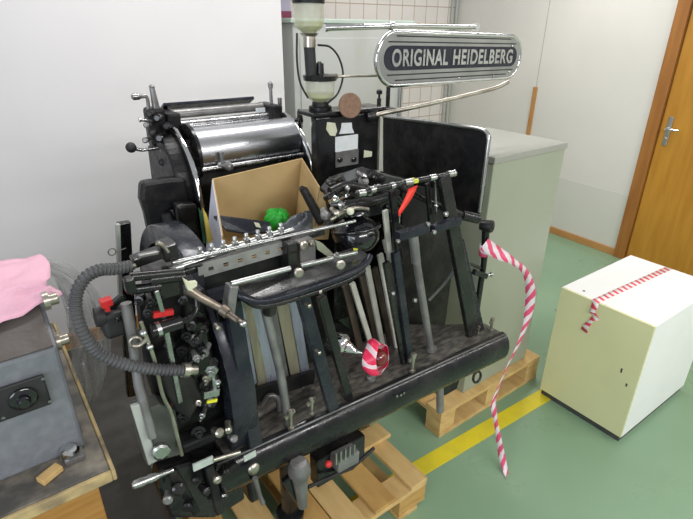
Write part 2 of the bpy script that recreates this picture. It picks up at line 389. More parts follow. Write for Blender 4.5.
# ================================================================ PALLETS
def pallet(label, x0, x1, y0, y1, along, mats, h=.144):
    t = thing('wooden_pallet', label, 'pallet', ((x0+x1)/2, (y0+y1)/2, 0), 'wooden pallets on the floor')
    bw, bl, th = .10, .145, .02
    zt = h-th
    if along == 'y':           # top planks run along y
        W = x1-x0; slots = [(x1-.045,x1),(x1-.125,x1-.050),(x1-.125,x1-.050)]
        xs_ = [(x1-.085,x1),(x1-.265,x1-.165),(x1-.410,x1-.310),(x1-.500,x1-.415),(x1-.68,x1-.575),(x0,x0+.1)]
        for i, (a, a2) in enumerate(xs_):
            MB().box(a, a2, y0+random.uniform(0,.004), y1, zt+.0005, h+random.uniform(-.002,.001)).build('top_plank', mats[i % 2], t, bevel=.002)
        for yy in (y0+.002, (y0+y1)/2-.05, y1-bw): MB().box(x0+.002, x1-.002, yy, yy+bw, zt-th, zt).build('cross_board', mats[0], t, bevel=.002)
        for xx in (x0, (x0+x1)/2-bl/2, x1-bl):
            for yy in (y0+.003, (y0+y1)/2-.05, y1-bw): MB().box(xx+.003, xx+bl-.003, yy, yy+bw-.004, th+.0005, zt-th-.0005).build('block', mats[1], t, bevel=.003)
            MB().box(xx, xx+.1, y0, y1, .0, th).build('bottom_board', mats[0], t, bevel=.002)
    else:
        W = y1-y0; n = 6; w = .095; gap = (W-n*w)/(n-1)
        for i in range(n):
            a = y0 + i*(w+gap)
            MB().box(x0, x1-random.uniform(0,.005), a, a+w, zt+.0005, h).build('top_plank', mats[i % 2], t, bevel=.002)
        for xx in (x0+.002, (x0+x1)/2-.05, x1-bw-.002): MB().box(xx, xx+bw, y0+.002, y1-.002, zt-th, zt).build('cross_board', mats[0], t, bevel=.002)
        for yy in (y0, (y0+y1)/2-.05, y1-bw):
            for xx in (x0+.002, (x0+x1)/2-.05, x1-bw-.002): MB().box(xx, xx+bw, yy+.003, yy+bw-.004, th+.0005, zt-th-.0005).build('block', mats[0], t, bevel=.003)
            MB().box(x0, x1, yy, yy+.095, 0, th).build('bottom_board', mats[1], t, bevel=.002)
    return t
pallet('pine pallet under the black printing press, nearest the camera', .30, 1.125, .945, 1.90, 'y', ('pine', 'pine2'))
pallet('paler pine pallet under the grey-green cabinet, behind the white box', 1.43, 2.20, 1.16, 1.96, 'x', ('pine', 'pine'))

# ================================================================ CABINET ON PALLET
t = thing('storage_cabinet', 'tall grey-green metal cabinet standing on the rear pallet behind the press', 'cabinet', (1.87,1.42,.145))
MB().box(1.62, 2.118, 1.20, 1.642, .1455, 1.272).build('body', 'cabinet', t, bevel=.004)
MB().box(1.615, 2.123, 1.193, 1.646, 1.2725, 1.30).build('top_panel', 'cabtop', t, bevel=.004)

# ================================================================ PALE CABINET BEHIND THE PRESS
yB = 3.12; xB0 = Yp(293,40,yB).x; xB1 = Yp(405,40,yB).x
zB = Yp(340,19,yB).z
t = thing('electrical_cabinet', 'pale grey stained metal cabinet with a green rim, standing behind the press sign', 'cabinet', ((xB0+xB1)/2,yB+.22,0))
MB().box(xB0, xB1, yB, yB+.45, 0, zB-.03).build('body', 'backcab', t, bevel=.004)
MB().box(xB0-.03, xB1+.07, yB-.03, yB+.48, zB-.0295, zB).build('top_rim', 'backcabrim', t, bevel=.006)
q = MB(); q.box(xB0+.05, xB1-.09, yB-.008, yB-.0005, .2, zB-.12); q.build('door_panel', 'backcab', t, bevel=.003)
q = MB(); q.cyl((xB1-.03,yB-.02,.3), (xB1-.03,yB-.02,zB-.06), .016); q.build('edge_pipe', 'chrome', t)
# lilac carton on the far side of the pier
yC = 3.66; cx0 = Yp(262,10,yC).x; cx1 = Yp(291,10,yC).x
t = thing('storage_carton', 'lilac carton with a maroon band, showing past the end of the left wall', 'carton', ((cx0+cx1)/2,yC+.08,0))
MB().box(cx0, cx1, yC, yC+.16, 0, 2.3).build('carton_body', 'purple', t, bevel=.004)
MB().box(cx0-.001, cx1+.001, yC-.003, yC-.0005, Yp(284,18,yC).z, Yp(284,11,yC).z).build('printed_band', 'maroon', t)

# ================================================================ WHITE BOX ON THE FLOOR
BA = -.0148; ux = Vector((math.cos(BA), math.sin(BA), 0)); uy = Vector((-math.sin(BA), math.cos(BA), 0))
bo = Vector((2.088, .640, 0)); bw_, bd_ = .655, .432
t = thing('white_box', 'white laminate box with a cream front standing on the green floor by the door', 'box', bo+ux*bw_/2+uy*bd_/2)
def bx(a0, a1, b0, b1, z0, z1): 
    return MB().obox(bo + ux*(a0+a1)/2 + uy*(b0+b1)/2 + Vector((0,0,(z0+z1)/2)), ux*(a1-a0)/2, uy*(b1-b0)/2, (0,0,(z1-z0)/2))
bx(.012, bw_, 0, bd_, .0305, .637).build('carcass', 'blockwhite', t, bevel=.002)
bx(0, .0115, 0.001, bd_-.001, .032, .636).build('front_panel', 'blockcream', t, bevel=.001)
bx(.008, bw_-.01, .008, bd_-.008, 0, .03).build('plinth', 'blockbase', t)
q = MB()
def onface(px, py, off=0.0):    # point on the cream face
    n = -ux; d = ray(px, py); k = (bo-EYE).dot(n)/d.dot(n); return EYE + d*k + n*off
for px, py, h in ((621.5, 370.5, .011), (626.5, 385, .008)):
    c = onface(px, py, .0005); q.obox(c, uy*.0035, ux*.0006, Vector((0,0,h)))
q.build('keyhole', 'blockbase', t)
# striped tape over its top
tz = .6378
pA = Zp(596, 301, tz); pB = Zp(668, 268, tz)
edge = Zp(598.5, 304, tz)
q = MB()
path = [Zp(669,268,tz), lerp(Zp(669,268,tz), Zp(598,300,tz), .5), Zp(598,300,tz), bo + ux*-.0012 + uy*((Zp(598,300,tz)-bo).dot(uy)) + Vector((0,0,tz))]
path += [onface(595.5,305,.004), onface(593,311,.010), onface(597,317,.006), onface(591,321,.004), onface(587,325,.006), onface(584,331,.003)]
q.strip(path, .034, [uy]*4 + [uy*.9+Vector((0,0,.4)), uy*.6+Vector((0,0,-.5)), uy+Vector((0,0,.5)), uy*.8+Vector((0,0,-.5)), uy+Vector((0,0,-.3)), uy+Vector((0,0,.2))])
tag(q.build('packing_tape', 'tape2', solid=.0006), 'strip of red-striped tape stuck across the top of the white box', 'tape')
q = MB(); c = Zp(584, 291, .638); q.lathe(c, (0,0,1), [(0,.006),(.002,.006),(.003,.003)], 14); q.build('lock_button', 'greysteel', t)

# ================================================================ BENCH AND BENCH MACHINE (left)
t = thing('workbench', 'grimy wooden workbench with orange side panel at the left edge', 'workbench', (-.5,1.4,0))
q = MB(); q.box(-1.2, .076, 1.022, 1.82, .772, .80); q.build('bench_top', 'benchtop', t, bevel=.004)
q = MB(); q.box(-1.2, .0765, 1.010, 1.0215, .770, .7995); q.box(.0765, .086, 1.010, 1.82, .770, .7995); q.build('edge_strip', 'benchedge', t, bevel=.003)
q = MB(); q.box(-1.15, .045, 1.04, 1.065, .0, .7715); q.build('front_panel', 'benchside', t, bevel=.003)
q = MB(); q.box(.02, .045, 1.066, 1.76, .0, .7715); q.build('side_panel', 'benchside', t, bevel=.003)

t = thing('bench_machine', 'grey cast metal bench machine with black switch plate, on the workbench', 'machine', (-.15,1.35,.8))
def P(px, py, y): return Yp(px, py, y)
# front face points on the bench
fr_r = Zp(86, 447, .8005); 
x_r = fr_r.x; y_f = fr_r.y
q = MB()
zr1 = Yp(60,346,y_f+.012).z; yr2 = y_f+.16; zr2 = Yp(38,291,yr2).z
prof = [(y_f, .8008), (y_f+.012, zr1), (yr2, zr2), (yr2+.2, zr2), (yr2+.2, .8008)]
q.prism([(x_r, a, b) for a, b in prof], (-.55, 0, 0)); q.build('housing', 'machgrey', t, bevel=.008)
q = MB()
sl = Vector((0, yr2-y_f-.012, zr2-zr1)); n_ = Vector((0, -sl.z, sl.y)).normalized()
c0 = Vector((x_r-.27, y_f+.012, zr1)) + sl*.5 + n_*.004
q.obox(c0, (.262,0,0), sl*.49, n_*.003); q.build('cover_plate', 'machbrown', t, bevel=.002)
fy = lambda z: y_f + .012*(z-.8)/.235
def onfront(px, py, off): return Yp(px, py, y_f+.005) + Vector((0,-off,0))
a_, b_, c_, d_ = [onfront(*k, .004) for k in ((-14,392),(44,374),(49,403),(-14,424))]
q = MB(); q.obox((a_+c_)/2, (.056,0,0), (0,.004,0), (0,0,.042)); sw = q.build('switch_plate', 'rubber', t, bevel=.004)
cc = (a_+c_)/2 + Vector((.008,-.004,0))
MB().lathe(cc, (0,-1,0), [(0,.028),(.006,.028),(.009,.024),(.009,.014),(.022,.012),(.024,.010)]).build('switch_knob', 'enamel_gloss', sw)
q = MB()
for sx in (-.045,.045):
    for sz in (-.032,.032): q.lathe(cc+Vector((sx,0,sz)), (0,-1,0), [(0,.004),(.0015,.004),(.002,.002)], 10)
q.build('screw', 'steel', sw)
# side hub with brass bolts
for px, py, xx in ((49,300,0), (62,340,0)):
    p = Yp(px, py, y_f+.10); p.x = x_r
    MB().lathe(p, (1,0,0), [(0,.022),(.012,.022),(.012,.014),(.030,.014),(.031,.010)], 16).build('shaft_stub', 'nickel', t)
p = Vector((x_r-.015, y_f-.018, .826))
q = MB(); q.lathe(Yp(68,455,y_f-.012), (.35,-.2,.9), [(-.015,.017),(0,.019),(.004,.021),(.02,.021),(.024,.014)], 20)
q.build('clamp_knob', 'chrome', t)
q = MB(); q.obox((x_r-.03, y_f-.022, .8075), (.022,0,0), (0,.018,0), (0,0,.0065)); q.build('foot_lug', 'greysteel', t, bevel=.002)
# small offcut on the bench
q = MB(); c = Zp(50,474,.808); q.obox(c, Vector((.022,.012,0)), Vector((-.006,.012,0)), (0,0,.007))
tag(q.build('wood_scrap', 'pine', bevel=.002), 'small scrap of pale wood on the bench top in front of the grey machine', 'wood scrap')

# pink cloth draped over the machine
q = MB()
def cloth(u, v):
    x = x_r-.46 + .49*u; s_ = v
    # follow: back of top, over the slope
    if s_ < .5: y = yr2+.18-.18*(s_/.5); z = zr2+.010
    else:
        k = (s_-.5)/.5*(.30+.65*(1-u)**.8); y = yr2 - sl.y*k; z = zr2+.012 - sl.z*k
    z += .010*math.sin(9*u+4*v)*math.sin(13*v+3*u)**2 + .007*abs(math.sin(17*u+5*v)) + .004
    y -= .006*abs(math.sin(21*u))
    return Vector((x + .012*math.sin(8*v), y, z+.004))
q.grid(cloth, 50, 40)
tag(q.build('pink_cloth', 'pink', solid=.002), 'crumpled pink cloth lying over the top of the grey bench machine', 'cloth')

# clear plastic bag slumped behind/right of the machine
q = MB()
bagc = smoothpath([Yp(38,262,1.56), Yp(66,276,1.54), Yp(82,305,1.50), Yp(90,340,1.46), Yp(92,372,1.42), Yp(90,402,1.40)], 10)
def bag(u, v):
    a = u*2*PI; c = bagc[min(len(bagc)-1, int(v*(len(bagc)-1)))]
    r1 = .006 + .050*math.sin(PI*min(1, .04+v*.95))**.7*(.55+.6*v)
    wob = 1 + .16*math.sin(5*a+7*v) + .12*math.sin(9*a-11*v) + .08*math.sin(17*a+23*v)
    return c + Vector((r1*.9*wob*math.cos(a), r1*1.2*wob*math.sin(a), .010*math.sin(4*a+6*v)))
q.grid(bag, 72, 40)
bag_o = tag(q.build('plastic_bag', 'film'), 'crumpled clear plastic bag between the grey bench machine and the press', 'plastic bag')

# ================================================================ PRINTING PRESS
press = thing('printing_press', 'old black letterpress printing press with steel ink drum, chrome name sign and delivery board', 'printing press', (.85,1.4,.145))
def PB(name, mb, m, parent=press, **k): return mb.build(name, m, parent, **k)

# --- main castings
q = MB(); q.box(.50, 1.10, 1.32, 1.84, .1465, .60); PB('base_casting', q, 'enamel_dull', bevel=.02)
q = MB(); q.prism([(.455,1.12,.30), (.455,1.85,.30), (.455,1.92,.72), (.455,1.80,1.12), (.455,1.66,1.18), (.455,1.50,1.02), (.455,1.18,.92)], (.045,0,0)); PB('side_frame', q, 'enamel', bevel=.012)
q = MB(); q.prism([(1.25,1.20,.30), (1.25,1.85,.30), (1.25,1.80,1.10), (1.25,1.62,1.20), (1.25,1.42,1.15), (1.25,1.25,.8)], (.045,0,0)); PB('side_frame', q, 'enamel', bevel=.012)
q = MB(); q.box(1.06, 1.235, 1.492, 1.64, .60, 1.44); PB('column', q, 'enamel', bevel=.015)
q = MB(); q.box(.52, .90, 1.30, 1.62, .60, 1.00); PB('platen_bed', q, 'enamel_dull', bevel=.015)
q = MB(); q.box(.56, 1.24, 1.70, 1.86, .60, 1.12); PB('rear_casting', q, 'enamel_dull', bevel=.015)

# --- head box with lubricator, labels
yH = 1.45
hb = PB('head_box', MB().box(.958, 1.235, yH, 1.49, 1.165, 1.475), 'enamel', bevel=.008)
q = MB(); q.box(.940, 1.262, yH-.012, 1.545, 1.4755, 1.49); PB('cap_plate', q, 'enamel', hb, bevel=.004)
def plate(px0, py0, px1, py1, off, th=.002):
    a = Yp(px0, py0, yH-off); b = Yp(px1, py1, yH-off)
    return MB().box(min(a.x,b.x), max(a.x,b.x), yH-off-th, yH-off, min(a.z,b.z), max(a.z,b.z))
PB('counter_window', plate(335,137,357.5,151.5, .002), 'whitepaper', hb, bevel=.001)
PB('counter_plate', plate(335,152,357.5,163.5, .002, .006), 'greysteel', hb, bevel=.001)
q = MB()
for px in (339.5, 353.5): q.lathe(Yp(px,159.5,yH-.008), (0,-1,0), [(0,.010),(.006,.010),(.008,.006)], 14)
PB('counter_knob', q, 'enamel_gloss', hb)
q = MB(); q.prism([Yp(a,b,yH-.0015) for a,b in ((327,122),(335,123),(337,131),(335,136),(330,135.5),(326,129))], (0,-.0015,0)); PB('label', q, 'paperlabel', hb)
q = MB(); q.prism([Yp(a,b,yH-.0015) for a,b in ((341.5,123),(351.5,122.5),(352,128),(354,133),(339,134),(341,128))], (0,-.0015,0)); PB('label', q, 'whitepaper', hb)
q = MB(); q.prism([Yp(a,b,yH-.0015) for a,b in ((364,150),(372,151.5),(371.5,156.5),(363.5,157.5))], (0,-.0015,0)); PB('label', q, 'paperlabel', hb)
# round disc (air valve cover)
dc = Yp(349.5,105.5,yH-.03)
q = MB(); q.lathe(dc, (-.25,-1,.15), [(0,.040),(.003,.042),(.007,.042),(.009,.039)], 32); cork = PB('valve_disc', q, 'cork', hb)
q = MB(); q.cyl(dc, dc+Vector((.01,.04,-.01)), .010); PB('valve_stem', q, 'greysteel', cork)
# oil cups
def oilcup(name, pxc, ytop, ybot, rpx, yy):
    top = Yp(pxc, ytop, yy); bot = Yp(pxc, ybot, yy); h = top.z-bot.z; r = rpx*pxm(top)
    base = Vector((top.x, yy, bot.z))
    g = PB(name, MB().lathe(base, (0,0,1), [(0,r*.45),(h*.10,r*.7),(h*.22,r*.95),(h*.5,r),(h,r)], 28), 'glass', hb)
    MB().lathe(base+Vector((0,0,.002)), (0,0,1), [(0,r*.4),(h*.10,r*.64),(h*.22,r*.88),(h*.36,r*.93)], 28).build('oil', 'oil', g)
    return base, h, r, g
b1, h1, r1, g1 = oilcup('oil_cup', 308.5, 2, 33, 15.5, 1.50)
MB().lathe(b1+Vector((0,0,h1)), (0,0,1), [(-.004,r1*1.05),(.010,r1*1.05),(.014,r1*.8),(.026,r1*.4)], 28).build('cup_lid', 'enamel_dull', g1)
b1l = Yp(308.5,37,1.50)
q = MB(); q.lathe((b1.x,1.50,b1.z), (0,0,-1), [(0,r1*.62),(.008,r1*.5),(.010,.021),(.042,.021),(.044,.015)], 24); PB('cup_stem', q, 'nickel', hb)
b2, h2, r2, g2 = oilcup('oil_cup', 320, 79, 102, 14.5, 1.50)
MB().lathe((b2.x,1.50,b2.z+h2), (0,0,1), [(-.004,r2*1.15),(.012,r2*1.2),(.014,r2*1.0),(.018,.014),(.05,.013),(.056,.006)], 28).build('cup_lid', 'enamel', g2)
q = MB(); q.cyl((b2.x-.035,1.50,b2.z+h2+.01), (b1.x+.0,1.50,b1.z-.04), .019, 18); PB('riser_tube', q, 'rubber', hb)
q = MB(); q.lathe((b2.x,1.50,1.4905), (0,0,1), [(0,.040),(.012,.040),(.014,.030),(b2.z-1.4905,.028)], 24); PB('cup_foot', q, 'enamel_dull', hb)
q = MB(); q.tube(smoothpath([Yp(p_[0],p_[1],1.49) for p_ in ((318,45),(330,47),(339,58),(343,75),(338,93),(328,103))]), .0035, 8); PB('oil_line', q, 'rubber', hb)
q = MB(); q.tube(smoothpath([Yp(p_[0],p_[1],1.49) for p_ in ((297,33),(297,60),(300,82),(308,98))]), .0035, 8); PB('oil_line', q, 'rubber', hb)
q = MB(); q.cyl(Yp(334,76.5,1.48), Yp(382,75.5,1.42), .0045, 10); q.lathe(Yp(332,76.5,1.48),(1,0,0),[(0,.009),(.02,.009),(.022,.005)],12); PB('cup_rod', q, 'nickel', hb)
# thumbscrew on head
p = Yp(384,108,1.47); q = MB(); q.lathe((p.x,1.50,1.4905-.01), (0,0,1), [(0,.008),(.03,.008),(.031,.004),(.045,.004),(.046,.011),(.058,.011),(.062,.006)], 14); PB('thumbscrew', q, 'enamel_dull', hb)
q = MB(); q.box(1.237, 1.33, 1.46, 1.52, 1.455, 1.478); PB('bracket', q, 'enamel', hb, bevel=.004)

# --- name sign: arm + panel in the X-Z plane
yS = 1.33
arm_p = [Yp(372,116,1.44), Yp(385,113,1.42), Yp(420,106,1.39), Yp(460,97,1.37), Yp(495,88,1.362), Yp(508,82,1.362)]
sign = PB('sign_panel', MB(), 'satin') if False else None
cs = [Yp(*k, yS) for k in ((381,60),(517,57))]
mid = (Yp(380,57,yS)+Yp(519,60,yS))/2
xl = Yp(376,60,yS).x; xr = Yp(521,60,yS).x
tL = Yp(400,30,yS); bL = Yp(400,87,yS); tR = Yp(497,34,yS); bR = Yp(497,80,yS)
zt0, zb0, zt1, zb1 = tL.z, bL.z, tR.z, bR.z
def zt(x): k = (x-tL.x)/(tR.x-tL.x); return zt0+(zt1-zt0)*k
def zb(x): k = (x-bL.x)/(bR.x-bL.x); return zb0+(zb1-zb0)*k
def stadium(x0, x1, inset, n=18):
    """outline of the rounded lozenge, in x/z"""
    x0 += inset; x1 -= inset; out = []
    zc = lambda x: (zt(x)+zb(x))/2
    hL = (zt(x0+.08)-zb(x0+.08))/2-inset; hR = (zt(x1-.08)-zb(x1-.08))/2-inset
    eL, eR = hL*.95, hR*.95
    for k in range(n+1):
        a = PI/2 + PI*k/n; xx = x0+eL+eL*math.cos(a); out.append((xx, zc(x0+eL)+hL*math.sin(a)))
    for k in range(n+1):
        a = -PI/2 + PI*k/n; xx = x1-eR+eR*math.cos(a); out.append((xx, zc(x1-eR)+hR*math.sin(a)))
    return out
def lozenge(x0, x1, inset, y0, y1): return MB().prism([(a, y1, b) for a, b in stadium(x0, x1, inset)], (0, y0-y1, 0))
sign = PB('sign_panel', lozenge(xl, xr, .006, yS, yS+.022), 'signmetal', bevel=.003)
# chrome rim
o_ = stadium(xl, xr, .006); pts = [Vector((a, yS+.004, b)) for a, b in o_]; pts.append(pts[0]); pts.append(pts[1])
MB().tube(pts, .008, 10, caps=False).build('rim', 'chrome', sign)
# black name field
def field(inz0, inz1, xin, y0, y1):
    pass
xa, xb = Yp(384,62,yS).x, Yp(516,58,yS).x
za = lambda x, f: zb(x) + (zt(x)-zb(x))*f
def band(xa, xb, f0, f1, yoff, th, rounded=True, n=12):
    out = []; hL = (za(xa,f1)-za(xa,f0))/2; hR = (za(xb,f1)-za(xb,f0))/2
    cL = (za(xa,f1)+za(xa,f0))/2; cR = (za(xb,f1)+za(xb,f0))/2
    if rounded:
        for k in range(n+1): a = PI/2+PI*k/n; out.append((xa+hL*.9+hL*.9*math.cos(a), cL+hL*math.sin(a)))
        for k in range(n+1): a = -PI/2+PI*k/n; out.append((xb-hR*.9+hR*.9*math.cos(a), cR+hR*math.sin(a)))
    else: out = [(xa, za(xa,f0)), (xb, za(xb,f0)), (xb, za(xb,f1)), (xa, za(xa,f1))]
    return MB().prism([(a, yS-yoff, b) for a, b in out], (0, -th, 0))
band(xa, xb, .30, .735, .0005, .0015).build('name_field', 'field', sign)
for f, xi0, xi1 in ((.90,.085,.085), (.80,.05,.05), (.225,.05,.05), (.125,.085,.09)):
    band(xl+xi0, xr-xi1, f-.012, f+.012, .0005, .0012, False).build('stripe', 'ink', sign)
# raised lettering
def text_mesh(txt, x0, x1, f0, f1, y, depth, name, m, parent):
    cu = bpy.data.curves.new('lettering_curve', 'FONT'); cu.body = txt; cu.extrude = .02; cu.offset = .03; cu.space_character = 1.12
    to = bpy.data.objects.new('lettering_curve', cu); COL.objects.link(to)
    dg = bpy.context.evaluated_depsgraph_get(); me = bpy.data.meshes.new_from_object(to.evaluated_get(dg))
    bpy.data.objects.remove(to)
    xs = [v.co.x for v in me.vertices]; ys = [v.co.y for v in me.vertices]; zs = [v.co.z for v in me.vertices]
    ax, bx_ = min(xs), max(xs); ay, by = min(ys), max(ys); az, bz = min(zs), max(zs)
    for v in me.vertices:
        u = (v.co.x-ax)/(bx_-ax); w = (v.co.y-ay)/(by-ay); k = (v.co.z-az)/(bz-az)
        X = x0+(x1-x0)*u; v.co = (X, y - depth*k, za(X, f0+(f1-f0)*w))
    me.materials.append(M[m]); o = bpy.data.objects.new(name, me); COL.objects.link(o); o.parent = parent
    return o
g0, g1_, g2_, g3 = [Yp(a, 60, yS).x for a in (391, 447, 452, 511)]
text_mesh('ORIGINAL', g0, g1_, .37, .68, yS-.0021, .003, 'lettering', 'satin', sign)
text_mesh('HEIDELBERG', g2_, g3, .37, .68, yS-.0021, .003, 'lettering', 'satin', sign)
q = MB()
for px, py in ((404,32),(500,36),(512,46),(459,78),(493,76),(509,72)): q.lathe(Yp(px,py,yS-.001), (0,-1,0), [(0,.004),(.002,.004),(.003,.002)], 10)
q.build('rivet', 'chrome', sign)
q = MB(); q.tube(smoothpath(arm_p, 6), .0085, 12); PB('sign_arm', q, 'nickel')
q = MB(); q.lathe(Yp(366,117,1.45), (1,-.2,.1), [(0,.018),(.02,.020),(.045,.018),(.05,.010)], 18); PB('arm_socket', q, 'enamel')
# chrome rod behind the sign
q = MB(); q.cyl(Yp(326,28,1.62), Yp(393,26,1.62), .011, 16); q.lathe(Yp(324,28,1.62),(1,0,0),[(0,.014),(.012,.014)],14); q.lathe(Yp(389,25.5,1.62),(1,0,0),[(0,.015),(.02,.015)],14)
q.cyl(Yp(393,26,1.62), Yp(477,27,1.62), .009, 14); q.box(Yp(474,27,1.62).x, Yp(478,27,1.62).x, 1.61, 1.63, Yp(476,31,1.62).z, Yp(476,23,1.62).z)
PB('chrome_rod', q, 'chrome')
q = MB(); q.cyl((Yp(391,26,1.62).x,1.62,1.45), Yp(391,28,1.62), .009, 12); PB('rod_post', q, 'enamel')

# --- black guard with chrome edge, in the Y-Z plane
xg = 1.40
gp = [(383,116),(480,129),(486,132),(489,138),(480,208),(478,216),(470,219),(383,205)]
poly = [Xp(a, b, xg) for a, b in gp]
gm = MB(); gm.prism(poly, (.012,0,0)); guard = PB('guard_sheet', gm, 'guard' if 'guard' in M else 'enamel_dull')
q = MB(); q.tube([Xp(a,b,xg) for a,b in ((383,116),(430,122),(479,128.5),(484.5,130.5),(488,134),(488.7,140),(484,176),(479,212))], .007, 10); q.build('edge_trim', 'satin', guard)
q = MB(); q.cyl(Xp(379,112,1.30), Xp(377,180,1.30), .006, 10); PB('support_rod', q, 'nickel')
# lower dark sheet behind the posts
q = MB(); q.prism([Yp(a,b,1.19) for a,b in ((402,185),(456,190),(455,252),(445,328),(402,334))], (0,.012,0)); PB('lower_guard', q, 'enamel_dull', bevel=.003)

# --- ink unit: side plates, drum, rollers, rods
xL0, xR0 = .635, 1.035
def arcplate(x, th, c, pts): 
    return MB().prism([(x, a, b) for a, b in pts], (th,0,0))

def plate_outline(): 
    out = []
    for k in range(15):
        a = math.radians(110 + (250-110)*k/14) 
    return out
def arc(cy, cz, r, a0, a1, n=14): return [(cy+r*math.cos(math.radians(a0+(a1-a0)*k/n)), cz+r*math.sin(math.radians(a0+(a1-a0)*k/n))) for k in range(n+1)]
rim_arc = arc(1.88, 1.175, .255, 98, 192)
plo = rim_arc + [(1.64, .98), (1.78, .96), (2.0, 1.05), (2.05, 1.25), (1.98, 1.38)]
for x, nm in ((xL0-.055, 'l'), (xR0+.012, 'r')):
    pl = PB('ink_side_plate', arcplate(x, .022, 0, plo), 'enamel', bevel=.004)
    MB().tube([(x+.011, a-.002, b) for a, b in rim_arc], .010, 10).build('bright_edge', 'chrome', pl)
# outer left casting of the ink unit
q = MB(); q.prism([(xL0-.105, a, b) for a, b in arc(1.86,1.22,.19,100,200)+[(1.74,1.05),(1.88,1.02),(1.98,1.15),(1.96,1.34)]], (.062,0,0)); PB('ink_gear_cover', q, 'enamel_dull', bevel=.008)
R_d = .092; dc0 = Vector((0, 1.78, 1.332))
q = MB(); q.lathe((xL0-.01, dc0.y, dc0.z), (1,0,0), [(0,R_d*.97),(.003,R_d),(xR0-xL0+.018,R_d),(xR0-xL0+.021,R_d*.97)], 96); PB('ink_drum', q, 'drum')
q = MB(); q.lathe((xL0-.013, dc0.y, dc0.z), (1,0,0), [(0,R_d+.014),(.012,R_d+.014)], 60); PB('drum_flange', q, 'enamel')
# rod in front under the drum
q = MB(); rz = Yp(240,164.5,1.68).z; q.cyl((xL0-.01,1.68,rz), (xR0+.01,1.68,rz), .010, 16); PB('ink_rod', q, 'steel')
q = MB(); q.box(xL0-.01, xR0+.01, 1.70, 1.712, 1.00, rz-.012); PB('apron_plate', q, 'enamel_dull', bevel=.003)
q = MB(); c = Yp(226,166,1.66); q.lathe(c, (.6,-.8,-.1), [(-.03,.008),(0,.008),(.002,.014),(.016,.016),(.024,.010)], 16); q.lathe(Yp(222,158,1.67), (0,0,1), [(-.02,.006),(.012,.006),(.014,.009),(.022,.009)], 12); PB('ink_knob', q, 'greysteel')
# duct rollers behind/top
q = MB(); q.cyl((xL0-.02,1.885,1.415), (xR0-.02,1.885,1.415), .020, 24); PB('ink_roller', q, 'steel')
q = MB(); q.cyl((xL0-.02,1.925,1.452), (xR0-.03,1.925,1.452), .017, 24); PB('ink_roller', q, 'greysteel')
q = MB(); q.beam((xL0-.03,1.955,1.478), (xR0-.06,1.955,1.478), .05, .012, (0,.5,1)); PB('ink_blade', q, 'bluesteel', bevel=.002)
q = MB(); q.box(xL0-.055, xL0-.005, 1.83, 1.98, 1.37, 1.47); PB('roller_bracket', q, 'enamel_dull', bevel=.01)
q = MB(); q.box(xR0-.03, xR0+.02, 1.84, 1.98, 1.37, 1.465); PB('roller_bracket', q, 'enamel_dull', bevel=.01)
q = MB(); q.box(Yp(256,110,1.88).x, Yp(265,110,1.88).x, 1.878, 1.884, Yp(260,112.5,1.88).z, Yp(260,108,1.88).z); PB('paper_label', q, 'whitepaper')
# levers and knobs at the far left of the ink unit
yI = 1.86
q = MB(); q.cyl(Yp(152,88,yI), Yp(156,108,yI), .009, 10, .013); q.lathe(Yp(152,88,yI), (0,0,1), [(0,.009),(.006,.010),(.012,.005)], 10); PB('adjusting_pin', q, 'greysteel')
q = MB(); q.tube(smoothpath([Yp(a,b,yI) for a,b in ((141,97),(146,96.5),(148,102),(148.5,112))]), .006, 10); cr = PB('crank', q, 'greysteel')
q = MB(); q.lathe(Yp(131.5,97,yI), Yp(142,96,yI)-Yp(131.5,97,yI), [(0,.006),(.004,.011),(.014,.012),(.026,.011),(.032,.006),(.048,.005)], 14); q.build('grip', 'steel', cr)
q = MB(); q.tube(smoothpath([Yp(a,b,yI-.04) for a,b in ((133,148),(141,150),(150,149),(165,147))]), .006, 10); lv = PB('throw_lever', q, 'steel')
MB().sphere(Yp(131,147.5,yI-.04), .018, n=18).build('ball_knob', 'rubber', lv)
q = MB(); q.box(Yp(146,110,yI).x, Yp(164,110,yI).x, yI-.02, yI+.05, Yp(150,147,yI).z, Yp(150,108,yI).z); PB('lever_block', q, 'enamel_dull', bevel=.012)
random.seed(3)
for k, (px, py, r) in enumerate(((150,114,.012),(147,125,.010),(158,118,.014),(153,132,.013),(146,140,.010),(160,138,.016),(167,126,.014),(166,150,.018),(174,148,.014),(163,162,.013),(172,170,.016),(180,165,.011),(184,190,.014))):
    q = MB(); q.lathe(Yp(px,py,yI-.05-.012*(k%3)), (-.5,-.8,.1), [(-.03,r*.8),(0,r*.8),(.001,r),(.012,r),(.015,r*.6)], 8 if k%2 else 16); PB('adjusting_screw', q, ('enamel_dull','greysteel','enamel')[k%3])
q = MB(); q.cyl(Yp(140,120,yI-.03), Yp(152,121,yI-.03), .005, 10); q.lathe(Yp(139,120,yI-.03),(1,0,0),[(0,.008),(.005,.008)],10); PB('side_pin', q, 'steel')
# far right handwheel and post
q = MB(); c = Yp(300,119,1.75); q.torus(c, (.75,-.6,.1), .034, .006); q.cyl(c-Vector((.0,0,.034)), c+Vector((0,0,.034)), .005, 8); q.lathe(c, (.75,-.6,.1), [(-.02,.010),(.012,.012)], 12); PB('handwheel', q, 'enamel')
p = Yp(271,96,1.9); q = MB(); q.cyl((p.x,1.9,1.44), (p.x,1.9,p.z+.03), .007, 10); q.lathe((p.x,1.9,p.z+.03),(0,0,1),[(0,.010),(.02,.011),(.028,.005)],12); q.cyl((p.x+.04,1.9,1.44),(p.x+.04,1.9,1.485),.009,10); PB('adjusting_pin', q, 'greysteel')

